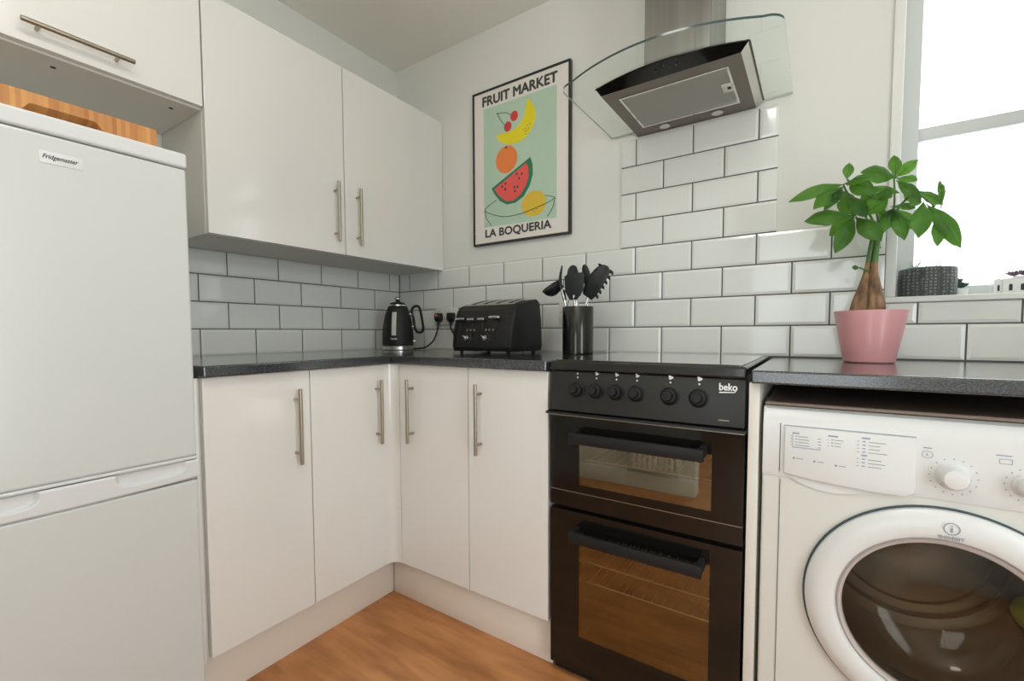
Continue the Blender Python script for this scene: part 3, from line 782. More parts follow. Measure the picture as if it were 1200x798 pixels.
# underside + sides in steel
vb = [t.verts.new((x, y, ZB)) for x, y in [(1.307, -.008)]+fr_bot+[(1.696, -.008)]]
t.faces.new(vb)
vt0 = t.verts.new((1.297, -.008, ZG-.001)); vt1 = t.verts.new((1.718, -.008, ZG-.001))
va = t.verts.new((1.297, -.386, ZG-.001)); vc = t.verts.new((1.718, -.386, ZG-.001))
t.faces.new((vb[0], vt0, vt1, vb[-1]))
m.merge(t, M_HOODU)
t = bmesh.new(); e = [[t.verts.new(v) for v in q] for q in (((1.307, -.008, ZB), (1.307, -.368, ZB), (1.297, -.386, ZG-.001), (1.297, -.008, ZG-.001)), ((1.696, -.008, ZB), (1.718, -.008, ZG-.001), (1.718, -.386, ZG-.001), (1.696, -.368, ZB)))]
for q in e: t.faces.new(q)
m.merge(t, M_CHROMER); hbd = m.build('body', c)
m = MB(); t = bmesh.new()
a = [t.verts.new((x, y, ZB)) for x, y in fr_bot]; b = [t.verts.new((x, y, ZG-.001)) for x, y in fr_top]
for k in range(20): t.faces.new((a[k], a[k+1], b[k+1], b[k]))
m.merge(t, M_BLKG)
m.tube(M_BLKG, [(x, y, ZG-.003) for x, y in fr_top], .0022, 8)
m.tube(M_BLKG, [(1.718, -.386, ZG-.003), (1.718, -.02, ZG-.003)], .0022, 8)
fp = m.build('front_panel', c)
m = MB()
for k in range(4):
    x = 1.484+.019*k; m.cyl(M_CHROME, (x, -.3995, 1.7305), (0, -.35, -1), .0032, .004, 14)
m.build('control_button', fp)
m = MB()
FZ = ZB-.0015
m.box(M_FILTER, 1.352, 1.655, -.318, -.086, FZ, ZB-.0001)
for q in ((1.348, 1.659, -.323, -.317), (1.348, 1.659, -.087, -.081), (1.348, 1.354, -.317, -.087), (1.653, 1.659, -.317, -.087)): m.box(M_CHROME, q[0], q[1], q[2], q[3], FZ-.0015, ZB-.0001)
gf = m.build('grease_filter', c)
m = MB(); m.box(M_PAPER, 1.626, 1.652, -.228, -.178, FZ-.004, FZ, .001); m.box(M_BLKM, 1.640, 1.650, -.212, -.196, FZ-.0044, FZ-.004); m.build('filter_latch', gf)
for x in (1.415, 1.586):
    m = MB(); m.cyl(M_HSTEEL, (x, -.046, ZB), (0, 0, -1), .022, .002, 32); m.cyl(M_PAPER, (x, -.046, ZB-.002), (0, 0, -1), .017, .001, 32); m.build('lamp', c)
# glass canopy with rounded front corners
def canopy_outline():
    pts = [(1.2045, -.006)]
    x0, x1, rc = 1.2045, 1.7965, .046
    ye = -.432; ym = -.528
    f = lambda x: ye+(ym-ye)*(1-((2*(x-x0)/(x1-x0))-1)**2)
    pts += [(x0, ye+rc+.004)]
    for k in range(1, 8): a = PI+(PI/2)*k/8; pts.append((x0+rc+rc*math.cos(a), f(x0+rc)+rc+.002+rc*math.sin(a)))
    for k in range(33): x = x0+rc+(x1-x0-2*rc)*k/32; pts.append((x, f(x)))
    for k in range(1, 8): a = 1.5*PI+(PI/2)*k/8; pts.append((x1-rc+rc*math.cos(a), f(x1-rc)+rc+.002+rc*math.sin(a)))
    pts += [(x1, ye+rc+.004), (x1, -.006)]
    return pts
co = canopy_outline(); TH = .006
m = MB(); t = bmesh.new()
lo = [t.verts.new((x, y, ZG)) for x, y in co]
t.faces.new(lo); m.merge(t, G_HOOD)
k = m.mi(M_GEDGE); m.mi(G_HOOD)
t = bmesh.new()
nn = len(co)
a = [t.verts.new((x, y, ZG)) for x, y in co]; b = [t.verts.new((x, y, ZG+TH)) for x, y in co]
for i in range(2, nn-3): t.faces.new((a[i], a[i+1], b[i+1], b[i]))
m.merge(t, M_GEDGE)
t = bmesh.new(); a = [t.verts.new((x, y, ZG)) for x, y in co]; b = [t.verts.new((x, y, ZG+TH)) for x, y in co]
for i in (0, 1, nn-3, nn-2, nn-1): t.faces.new((a[i], a[(i+1) % nn], b[(i+1) % nn], b[i]))
m.merge(t, M_GEDGE2)
gc = m.build('glass_canopy', c, recalc=False)
m = MB(); t = bmesh.new(); z1 = ZG+.0005
m.box(M_BLKG, 1.300, 1.715, -.386, -.010, ZG+.0003, ZG+.0022)
m.box(M_HSTEEL, 1.370, 1.640, -.300, -.010, ZG+.0023, ZG+.0215)
m.build('motor_housing', c)
m = MB(); m.box(M_HSTEEL, 1.404, 1.600, -.252, -.001, ZG+.0225, 2.3745, .003, 3); m.build('chimney', c)

# ------------------------------------------------------------------ poster
PXO, PZO, PY = .768, 1.756, -.016
c = thing('framed_poster', 'black framed fruit market poster hanging on the plaster wall', 'framed poster', (.78, -.001, 1.75))
x0, x1, z0, z1, y0, y1 = .5285, 1.032, 1.400, 2.098, -.021, -.0012
m = MB(); fw = .0085
m.box(M_FRAME, x0, x0+fw, y0, y1, z0, z1, .001); m.box(M_FRAME, x1-fw, x1, y0, y1, z0, z1, .001)
m.box(M_FRAME, x0+fw, x1-fw, y0, y1, z0, z0+fw, .001); m.box(M_FRAME, x0+fw, x1-fw, y0, y1, z1-fw, z1, .001)
m.build('frame', c)
m = MB(); m.box(M_PAPER, x0+fw, x1-fw, PY, PY+.006, z0+fw, z1-fw)
lay = [0]
def flat(mat, pts, sm=0):
    if sm: pts = [(v.x, v.y) for v in smooth_path([(a, b, 0) for a, b in pts], sm, True)]
    lay[0] += 1
    m.prism(mat, [(PXO+a, PY-.0001-.00006*lay[0], PZO+b) for a, b in pts], (0, .00004, 0))
def ell(mat, cx, cz, rx, rz, n=36): flat(mat, [(cx+rx*math.cos(2*PI*k/n), cz+rz*math.sin(2*PI*k/n)) for k in range(n)])
def line(pts, w=.0022):
    P = smooth_path([(PXO+a, PY-.0016, PZO+b) for a, b in pts], 8); m.tube(M_INK, P, w/2, 6, flat=.2 if False else 1)
flat(M_MINT, [(-.178, -.275), (.200, -.283), (.200, .260), (-.178, .260)])
flat(M_YEL, [(.058, .243), (.073, .228), (.094, .190), (.096, .150), (.082, .117), (.055, .088), (.012, .070), (-.050, .076), (-.090, .100), (-.104, .122), (-.085, .130), (-.029, .128), (.005, .140), (.030, .160), (.044, .185), (.050, .215)], 5)
ell(M_RED, -.010, .188, .020, .022); ell(M_RED, -.044, .151, .020, .022)
ell(M_ORA, -.052, .010, .058, .060)
flat(M_GRN, [(.072, -.006), (.084, -.040), (.085, -.081), (.070, -.126), (.038, -.168), (-.005, -.188), (-.050, -.189), (-.088, -.168), (-.118, -.132), (-.135, -.104)])
flat(M_MEL, [(.050, -.027), (.061, -.044), (.064, -.083), (.050, -.122), (.020, -.158), (-.018, -.177), (-.054, -.174), (-.091, -.146), (-.119, -.110)])
ell(M_YEL2, .089, -.207, .062, .054)
ell(M_INK, -.054, .062, .006, .005, 12)
for a, b in ((.002, -.064), (.029, -.069), (.015, -.086), (-.076, -.106), (-.057, -.095), (-.059, -.120), (-.010, -.119), (.007, -.121), (-.007, -.137)): ell(M_INK, a, b, .0048, .0056, 12)
line([(-.027, .197), (-.055, .214), (-.099, .221)]); line([(-.099, .221), (-.086, .193), (-.060, .162)]); ell(M_INK, -.099, .221, .004, .004, 10)
line([(-.106, -.160), (-.142, -.175), (-.173, -.197), (-.119, -.225), (-.058, -.241), (.016, -.241), (.088, -.229), (.156, -.214), (.192, -.199), (.169, -.189), (.146, -.182)])
line([(-.173, -.198), (-.163, -.235), (-.135, -.270)]); line([(.192, -.199), (.182, -.238), (.156, -.272)])
for a, b in ((.060, .130), (.070, .134), (.051, .119), (.065, .117), (.038, .118), (.046, .108), (.050, .097), (.055, .109)): ell(M_INK, a, b, .0028, .0016, 8)
for a, b in ((.085, -.236), (.105, -.232), (.095, -.244)): ell(M_GRN, a, b, .003, .0018, 8)
m.text(M_INK, 'FRUIT MARKET', .041, FT(PXO-.182, PY-.0008, PZO+.272), width=.384, bold=.0023)
m.text(M_INK, 'LA BOQUERIA', .041, FT(PXO-.170, PY-.0008, PZO-.328), width=.344, bold=.0017)
m.build('print', c, recalc=False)

# ------------------------------------------------------------------ sockets and plugs
c = thing('double_socket', 'white double wall socket between kettle and toaster holding two black plugs', 'socket', (.346, -.009, 1.033))
m = MB(); m.box(M_SOCK, .273, .420, -.0165, -.0075, 1.034, 1.120, .002); pl = m.build('face_plate', c)
for x in (.318, .374):
    m = MB(); m.box(M_SOCK, x-.005, x+.005, -.019, -.0165, 1.098, 1.110, .0008); m.build('switch', pl)
c = thing('wall_switch', 'white single switch plate partly hidden behind the utensil pot', 'switch', (1.02, -.009, 1.035))
m = MB(); m.box(M_SOCK, .980, 1.066, -.0165, -.0075, 1.036, 1.120, .002); pl = m.build('face_plate', c)
m = MB(); m.cyl(M_GREYP, (.992, -.0168, 1.078), (0, -1, 0), .003, .0006, 12); m.build('screw', pl)
def plug(parent, x, z, pts, red):
    m = MB(); m.prism(M_CORD, [(x-.019, -.0175, z+.020), (x+.019, -.0175, z+.020), (x+.022, -.0175, z-.008), (x+.012, -.0175, z-.024), (x-.012, -.0175, z-.024), (x-.022, -.0175, z-.008)], (0, -.026, 0), .005)
    if red: m.box(M_REDL, x-.011, x+.006, -.0441, -.0433, z+.004, z+.014)
    P = smooth_path([(x, -.034, z-.022)]+pts, 8)
    m.tube(M_CORD, P, .0042, 10)
    m.tube(M_CORD, [(x, -.034, z-.020), (x, -.034, z-.040)], .0062, 10)
    return m.build('power_cord', parent)

# ------------------------------------------------------------------ kettle
KX, KY, KZ = .200, -.200, .9125
c = thing('kettle', 'matt black jug kettle with chrome base ring and water gauge in the corner', 'kettle', (KX, KY, KZ))
MK = Matrix.Translation((KX, KY, KZ))
rt = Vector((.824, .567, 0)); fwk = Vector((.567, -.824, 0))   # right of, and towards the viewer
m = MB(); m.lathe(M_CHROMER, [(0, 0), (.074, 0), (.0765, .003), (.0765, .018), (.073, .021)], 56, MK)
m.build('base_ring', c)
m = MB(); m.lathe(M_BLKP, [(.0745, .0212), (.0745, .05), (.0735, .08), (.071, .11), (.0665, .14), (.0600, .17), (.0520, .195), (.0440, .212), (.043, .213)], 56, MK); bd = m.build('body', c)
m = MB(); m.lathe(M_CHROME, [(.0445, .2115), (.0430, .2165), (.0410, .2175)], 48, MK); m.build('collar', bd)
m = MB(); m.lathe(M_BLKP, [(.0410, .2175), (.036, .225), (.022, .2300), (.012, .2310), (.009, .234), (.009, .240), (0, .240)], 40, MK); ldk = m.build('lid', c)
m = MB(); m.sphere(M_CHROMER, (KX, KY, KZ+.2465), .0140, (1, 1, .75)); m.build('lid_knob', ldk)
# gauge
def kprof(z):
    pr = [(.0212, .0745), (.05, .0745), (.08, .0735), (.11, .071), (.14, .0665), (.17, .060), (.195, .052)]
    for (a, ra), (b, rb) in zip(pr, pr[1:]):
        if a <= z <= b: return ra+(rb-ra)*(z-a)/(b-a)
    return .05
m = MB(); t = bmesh.new(); g = []
fk = Vector((.567-.05, -.824, 0)).normalized(); sk = Vector((.824, .567, 0))
for k in range(14):
    z = .070+.110*k/13; r = kprof(z)+.0015
    g.append([t.verts.new(Vector((KX, KY, KZ+z))+fk*(math.sqrt(max(0, r*r-s*s)))+sk*s) for s in (-.0105, -.005, 0, .005, .0105)])
for a, b in zip(g, g[1:]):
    for k in range(4): t.faces.new((a[k], a[k+1], b[k+1], b[k]))
m.merge(t, M_CLEAR); m.build('water_gauge', bd)
# lettering facing the viewer
ang = math.atan2(sk.y, sk.x)
def KT(p, size_dir=sk, f=fk):
    return Matrix(((size_dir.x, 0, f.x, p.x), (size_dir.y, 0, f.y, p.y), (0, 1, 0, p.z), (0, 0, 0, 1)))
p = Vector((KX, KY, KZ+.050))+fk*.0752-sk*.016
m = MB(); m.text(M_WHITEP, 'TOWER', .0075, KT(p), width=.032, bold=.0002); m.build('lettering', bd)
# spout at the left
sp = Vector((KX, KY, KZ))-rt*.0
m = MB(); m.prism(M_CHROME, [Vector((KX, KY, KZ))+Vector(v) for v in [(-rt*.040+fwk*.018+Vector((0, 0, .212))), (-rt*.066+Vector((0, 0, .207))), (-rt*.040-fwk*.018+Vector((0, 0, .212))), ]], (.012, .008, -.022), .002); m.build('spout', bd)
# handle loop
HP = lambda a, z: tuple(Vector((KX, KY, KZ+z))+rt*a)
m = MB()
P = smooth_path([HP(.068, .190), HP(.083, .210), HP(.103, .207), HP(.112, .180), HP(.120, .130), HP(.122, .098), HP(.110, .084), HP(.092, .088), HP(.082, .108), HP(.076, .150)], 8, True)
m.tube(M_BLKM, P, .0062, 14, closed=True); hd = m.build('handle', c)
for a, b, z in ((.056, .074, .172), (.064, .082, .112)): MB().cyl(M_CHROME, HP(a, z), rt, .0055, b-a, 14).build('handle_fixing', hd)
m = MB(); m.cyl(M_CHROME, HP(.072, .042), rt, .006, .014, 14); m.build('switch', c)
plug(c, .310, 1.072, [(.312, -.045, 1.00), (.305, -.065, .955), (.29, -.10, .925), (.275, -.14, .9175), (.26, -.165, .9175)], True)

# ------------------------------------------------------------------ toaster
TX0, TX1 = .695, .975
c = thing('toaster', 'black four-slice toaster with chrome levers standing against the tiled wall', 'toaster', (.835, -.26, .9125))
pf = [(-.368, .923), (-.376, .938), (-.368, 1.000), (-.355, 1.050), (-.343, 1.078), (-.326, 1.094), (-.288, 1.105), (-.233, 1.117), (-.185, 1.122), (-.164, 1.108), (-.152, 1.04), (-.147, .940), (-.152, .923)]
m = MB(); m.prism(M_BLKP, [(TX0+.016, y, z) for y, z in pf], (TX1-TX0-.032, 0, 0), .003); bd = m.build('body', c, ang=28)
def shrink(pf, s):
    cy = sum(p[0] for p in pf)/len(pf); cz = sum(p[1] for p in pf)/len(pf)
    return [(cy+(y-cy)*s, cz+(z-cz)*s) for y, z in pf]
for xa, d in ((TX0+.016, -1), (TX1-.016, 1)):
    m = MB(); t = bmesh.new(); rings = []
    for off, s in ((0, 1.015), (.008, 1.01), (.013, .985), (.016, .93)):
        rings.append([t.verts.new((xa+d*off, y, z)) for y, z in shrink(pf, s)])
    for a, b in zip(rings, rings[1:]):
        for k in range(len(a)): t.faces.new((a[k], a[(k+1) % len(a)], b[(k+1) % len(a)], b[k]))
    t.faces.new(rings[-1]); t.faces.new(rings[0]); m.merge(t, M_BLKM); m.build('side_panel', c, ang=30)
# top plate following the top slope
def topz(y):
    P = [(-.326, 1.094), (-.288, 1.1055), (-.233, 1.118), (-.180, 1.126)]
    for (a, za), (b, zb_) in zip(P, P[1:]):
        if a <= y <= b: return za+(zb_-za)*(y-a)/(b-a)
    return 1.094 if y < -.326 else 1.126
m = MB(); t = bmesh.new(); g = []
for k in range(9):
    y = -.322+.142*k/8; g.append([t.verts.new((x, y, topz(y)+.0035)) for x in (TX0+.024, TX1-.024)])
for a, b in zip(g, g[1:]): t.faces.new((a[0], a[1], b[1], b[0]))
bmesh.ops.solidify(t, geom=t.faces[:], thickness=.003)
m.merge(t, M_PLATE); tp = m.build('top_plate', c)
for i in range(4):
    x = TX0+.052+.0585*i
    m = MB(); t = bmesh.new(); g = []
    for k in range(7):
        y = -.306+.112*k/6; g.append([t.verts.new((xx, y, topz(y)+.0040)) for xx in (x-.010, x+.010)])
    for a, b in zip(g, g[1:]): t.faces.new((a[0], a[1], b[1], b[0]))
    m.merge(t, M_BLKM); m.build('bread_slot', tp)
def fy(z):
    P = [(.923, -.368), (.938, -.376), (1.000, -.368), (1.050, -.355), (1.078, -.343), (1.094, -.326)]
    for (a, ya), (b, yb) in zip(P, P[1:]):
        if a <= z <= b: return ya+(yb-ya)*(z-a)/(b-a)
    return -.37
for xa, xb, z, zl in ((.712, .757, 1.046, .98), (.772, .803, 1.044, 1.0), (.822, .853, 1.044, 1.0), (.874, .922, 1.050, .975)):
    m = MB(); m.box(M_CHROME, xa, xb, fy(z)-.020, fy(z)-.006, z-.0045, z+.0045, .002); m.box(M_BLKM, (xa+xb)/2-.004, (xa+xb)/2+.004, fy(z)-.008, fy(z)+.004, z-.003, z+.003)
    m.build('lever', c)
for x in (.733, .790, .838, .900):
    m = MB(); t = bmesh.new(); g = []
    for k in range(6): z = .968+.076*k/5; g.append([t.verts.new((xx, fy(z)-.0008, z)) for xx in (x-.0025, x+.0025)])
    for a, b in zip(g, g[1:]): t.faces.new((a[0], a[1], b[1], b[0]))
    m.merge(t, M_BLK); m.build('lever_slot', bd)
for x in (.768, .857):
    m = MB(); M = Matrix.Translation((x, fy(.973), .973)) @ Vector((0, -1, -.15)).normalized().to_track_quat('Z', 'Y').to_matrix().to_4x4()
    m.lathe(M_CHROME, [(.0115, 0), (.011, .006), (.009, .010), (0, .010)], 24, M); m.box(M_CHROME, -.0025, .0025, -.002, .016, .008, .013, .001, M=M @ Matrix.Rotation(.7, 4, 'Z'))
    m.build('dial', c)
    m = MB()
    for k in range(3): m.cyl(M_STEEL, (x+.001+.0165*k, fy(1.003)-.0002, 1.003), (0, -1, .2), .0042, .003, 14)
    m.build('button', c)
    m = MB()
    for a in (-60, -30, 0, 30, 60, 90):
        q = math.radians(a); m.cyl(M_GREYP, (x+.020*math.cos(q), fy(.973+.018*math.sin(q))-.0006, .973+.018*math.sin(q)), (0, -1, 0), .0010, .0004, 8)
    m.build('dial_marking', bd)
m = MB(); m.text(M_WHITEP, 'TOWER', .0085, Matrix.Translation((.826, fy(1.068)-.0012, 1.064)) @ Matrix.Rotation(math.radians(90-22), 4, 'X'), width=.033, bold=.0003); m.build('lettering', bd)
for x in (TX0+.030, TX1-.030):
    for y in (-.350, -.170): m = MB(); m.cyl(M_BLKM, (x, y, .9125), (0, 0, 1), .007, .014, 16); m.build('foot', c)
plug(c, .392, 1.072, [(.398, -.04, 1.02), (.425, -.05, .99), (.48, -.07, .955), (.56, -.10, .925), (.65, -.14, .9175), (.72, -.155, .925), (.735, -.165, .945)], False)

# ------------------------------------------------------------------ utensils
UX, UY, UZ = 1.153, -.200, .9125
c = thing('utensil_pot', 'tall shiny black cylinder pot holding kitchen utensils left of the cooker', 'utensil pot', (UX, UY, UZ))
MU = Matrix.Translation((UX, UY, UZ))
m = MB(); m.lathe(M_BLKCYL, [(0, .002), (.054, 0), (.0565, .002), (.0565, .172), (.0555, .1735), (.0545, .172), (.0545, .006), (0, .005)], 64, MU); m.build('body', c)
GU = 'kitchen utensils in the black pot'
def utensil(name, label, bx, by, tip, steel_to=1.0):
    b = Vector((UX+bx, UY+by, UZ+.012)); tp = Vector(tip)
    c = thing(name, label, 'kitchen utensil', b, GU)
    m = MB(); m.tube(M_CHROME, [b, tp], .0048, 10); m.build('shaft', c)
    return c, b, tp
# ladle, leaning left
c, b, tp = utensil('ladle', 'black ladle with its bowl leaning far left out of the black pot', .030, .0, (1.100, -.2, 1.105))
m = MB(); P = smooth_path([(1.100, -.2, 1.112), (1.096, -.2, 1.128), (1.088, -.2, 1.158), (1.072, -.2, 1.170)], 6); m.tube(M_SILIC, P, [.0065+.004*k/len(P) for k in range(len(P))], 10)
Mx = Matrix.Translation((1.050, -.205, 1.160)) @ Matrix.Rotation(math.radians(-24), 4, 'Y') @ Matrix.Rotation(math.radians(28), 4, 'X')
m.lathe(M_SILIC, [(0, -.030), (.020, -.025), (.034, -.010), (.040, .010), (.0375, .010), (.031, -.008), (.018, -.021), (0, -.026)], 32, Mx)
m.build('ladle_bowl', c)
# tongs (two arms, black tips)
c = thing('tongs', 'slim steel tongs with narrow black tips standing at the left of the pot', 'kitchen utensil', (1.13, -.19, .925), GU)
m = MB()
for pth in ([(1.142, -.215, .925), (1.124, -.236, 1.080), (1.114, -.238, 1.122), (1.106, -.238, 1.150)], [(1.146, -.215, .925), (1.132, -.238, 1.080), (1.137, -.240, 1.115), (1.130, -.240, 1.138), (1.112, -.240, 1.153)]):
    m = MB(); m.tube(M_CHROME, smooth_path(pth, 6), .0032, 8); m.build('arm', c)
m = MB(); m.tube(M_SILIC, smooth_path([(1.104, -.235, 1.150), (1.096, -.23, 1.190), (1.098, -.225, 1.222), (1.101, -.225, 1.238)], 5), [.007, .0085, .009, .0085, .0085, .008, .008, .007, .007, .006, .006, .005, .005, .004, .003, .003], 10, flat=.6); m.build('tip', c)
# solid spoon
def blade(mat, base, tip, w, th, curve=.0, n=14, pw=.7, wb=.25, nd=Vector((0, -1, 0))):
    """rounded flat head from base to tip"""
    B, T = Vector(base), Vector(tip); d = (T-B); L = d.length; d.normalize(); s = d.cross(nd).normalized(); nn_ = s.cross(d).normalized()
    t = bmesh.new(); rings = []
    for k in range(n+1):
        u = k/n; ww = w*.5*(wb+(1-wb)*math.sin(PI*min(1, u*.93+.05))**pw) if u < 1 else w*.5*.25
        c0 = B+d*L*u+nn_*curve*math.sin(PI*u)
        rings.append([t.verts.new(c0+s*ww*math.cos(a)+nn_*(th*.5*math.sin(a)+(curve*.6*abs(math.cos(a))))) for a in [2*PI*q/12 for q in range(12)]])
    for a, b_ in zip(rings, rings[1:]):
        for q in range(12): t.faces.new((a[q], a[(q+1) % 12], b_[(q+1) % 12], b_[q]))
    t.faces.new(rings[-1]); t.faces.new(list(reversed(rings[0])))
    return t
c, b, tp = utensil('serving_spoon', 'black oval serving spoon standing upright left of centre in the pot', -.01, .02, (1.136, -.18, 1.15))
m = MB(); m.merge(blade(M_SILIC, (1.143, -.178, 1.125), (1.120, -.175, 1.242), .052, .008, .010, pw=.5), M_SILIC); m.build('spoon_head', c)
c, b, tp = utensil('turner', 'broad black turner facing forward in the middle of the black pot', .012, -.015, (1.161, -.252, 1.125))
m = MB()
m.prism(M_SILIC, [(1.146, -.254, 1.108), (1.174, -.254, 1.108), (1.198, -.255, 1.138), (1.204, -.257, 1.192), (1.194, -.258, 1.203), (1.138, -.258, 1.200), (1.126, -.257, 1.192), (1.128, -.255, 1.140)], (0, .004, 0), .0012)
m.build('turner_head', c)
c, b, tp = utensil('spatula', 'narrow black spatula tip slanting left behind the turner', .02, .025, (1.176, -.165, 1.14))
m = MB(); m.merge(blade(M_SILIC, (1.190, -.163, 1.13), (1.160, -.163, 1.243), .034, .006, pw=.5), M_SILIC); m.build('spatula_head', c)
c, b, tp = utensil('pasta_server', 'black toothed pasta server leaning right out of the black pot', -.01, -.01, (1.205, -.215, 1.135))
m = MB(); m.merge(blade(M_SILIC, (1.200, -.216, 1.118), (1.272, -.214, 1.222), .064, .012, .012, pw=.45, wb=.35), M_SILIC)
dv = (Vector((1.270, -.214, 1.222))-Vector((1.200, -.216, 1.118))).normalized(); sv = Vector((dv.z, 0, -dv.x))
for k in range(6):
    p0 = Vector((1.206, -.220, 1.126))+dv*(.012+.019*k)+sv*.020; m.tube(M_SILIC, [p0, p0+sv*.012+Vector((0, -.006, 0)), p0+sv*.021+Vector((0, -.020, -.002))], [.006, .0055, .003], 8)
    p1 = Vector((1.206, -.220, 1.126))+dv*(.012+.019*k)-sv*.018
    if k > 1: m.tube(M_SILIC, [p1, p1-sv*.004+Vector((0, -.016, .002))], [.0055, .003], 8)
m.build('server_head', c)

# ------------------------------------------------------------------ potted money tree
PX, PYY, PZ = 1.994, -.180, .9085
c = thing('potted_plant', 'money tree with green palmate leaves in a pink pot on the right worktop', 'potted plant', (PX, PYY, PZ))
m = MB(); m.lathe(M_PINK, [(0, .001), (.052, 0), (.0555, .003), (.0790, .136), (.0785, .1375), (.0765, .1365), (.0735, .120), (.055, .012), (0, .010)], 64, Matrix.Translation((PX, PYY, PZ))); m.build('pot', c)
m = MB(); m.lathe(M_SOIL, [(0, .118), (.04, .119), (.0725, .116)], 40, Matrix.Translation((PX, PYY, PZ))); m.build('soil', c)
for k, (dx, dy, r0) in enumerate(((-.020, -.006, .022), (.014, -.010, .023), (.0, .014, .019))):
    P = []; R = []
    for i in range(26):
        u = i/25; z = PZ+.115+.235*u
        tw = 2*PI*(u*.55)+k*2*PI/3
        sp_ = (1-u)**1.1; br = .0042
        P.append((PX-.006+.014*u+dx*sp_*1.1+br*math.cos(tw)*min(1, u*2), PYY+dy*sp_+br*math.sin(tw)*min(1, u*2), z))
        q = min(1, max(0, (u-.12)/.52)); R.append(.0066+(r0-.0066)*(1-q*q*(3-2*q)))
    m = MB(); m.tube(M_TRUNK, P[:17], R[:17], 14); m.tube(M_STEM, P[16:], R[16:], 12); m.build('trunk', c)
STEMS = [[(2.001, -.18, 1.234), (1.955, -.195, 1.295)], [(2.003, -.18, 1.234), (2.003, -.185, 1.283), (1.986, -.19, 1.341), (1.935, -.195, 1.397)],
 [(2.0, -.18, 1.239), (1.987, -.185, 1.296), (1.941, -.185, 1.357), (1.927, -.195, 1.385)],
 [(2.007, -.18, 1.239), (2.023, -.18, 1.263), (2.033, -.175, 1.3), (2.036, -.17, 1.332), (2.034, -.165, 1.39)],
 [(2.009, -.18, 1.238), (2.031, -.185, 1.284), (2.055, -.185, 1.324), (2.079, -.185, 1.336), (2.112, -.185, 1.300)],
 [(2.005, -.18, 1.239), (2.018, -.18, 1.286), (2.035, -.18, 1.308)], [(1.988, -.185, 1.150), (1.967, -.20, 1.160)],
 [(2.007, -.18, 1.244), (2.001, -.185, 1.294), (1.983, -.2, 1.370)], [(2.005, -.18, 1.239), (1.988, -.19, 1.268), (1.972, -.21, 1.298)]]
for s in STEMS:
    P = smooth_path([Vector(s[0])-Vector((0, 0, .03 if s[0][2] > 1.2 else 0))]+[Vector(q) for q in s], 5); m = MB(); m.tube(M_STEM, P, [.0034-.0014*i/len(P) for i in range(len(P))], 8); m.build('stem', c)
LEAVES = [(1.926, -0.2, 1.384, 1.804, -0.24, 1.348, 0.034), (1.925, -0.2, 1.378, 1.868, -0.26, 1.32, 0.044), (1.934, -0.2, 1.396, 1.938, -0.19, 1.438, 0.026), (1.926, -0.2, 1.375, 1.889, -0.25, 1.314, 0.029), (1.948, -0.2, 1.299, 1.852, -0.25, 1.288, 0.05), (1.951, -0.2, 1.296, 1.915, -0.25, 1.204, 0.044), (1.952, -0.18, 1.297, 1.93, -0.15, 1.373, 0.035), (1.957, -0.21, 1.29, 2.001, -0.25, 1.223, 0.05), (1.957, -0.17, 1.304, 1.92, -0.12, 1.355, 0.029), (1.939, -0.2, 1.384, 1.984, -0.24, 1.341, 0.044), (1.936, -0.2, 1.351, 1.972, -0.24, 1.288, 0.041), (1.97, -0.21, 1.296, 2.012, -0.24, 1.323, 0.044), (1.961, -0.17, 1.32, 1.998, -0.14, 1.369, 0.035), (2.036, -0.17, 1.39, 1.969, -0.2, 1.407, 0.054), (2.037, -0.16, 1.393, 2.036, -0.13, 1.454, 0.029), (2.039, -0.16, 1.393, 2.074, -0.18, 1.42, 0.029), (2.041, -0.16, 1.389, 2.072, -0.2, 1.367, 0.029), (1.982, -0.2, 1.368, 2.037, -0.2, 1.344, 0.019), (2.038, -0.19, 1.374, 2.077, -0.22, 1.311, 0.029), (2.079, -0.17, 1.347, 2.126, -0.16, 1.311, 0.028), (2.088, -0.2, 1.311, 2.077, -0.24, 1.226, 0.042), (2.097, -0.19, 1.305, 2.159, -0.2, 1.191, 0.039), (2.109, -0.18, 1.3, 2.15, -0.17, 1.21, 0.035), (2.121, -0.18, 1.277, 2.114, -0.22, 1.203, 0.029), (2.124, -0.18, 1.298, 2.124, -0.15, 1.364, 0.015), (2.034, -0.19, 1.304, 2.05, -0.23, 1.224, 0.036), (2.038, -0.17, 1.308, 2.083, -0.15, 1.258, 0.032), (2.032, -0.17, 1.315, 2.077, -0.15, 1.311, 0.019), (2.006, -0.16, 1.321, 2.02, -0.13, 1.283, 0.029), (2.058, -0.15, 1.364, 2.079, -0.12, 1.335, 0.026), (1.966, -0.2, 1.159, 1.95, -0.21, 1.161, 0.013)]
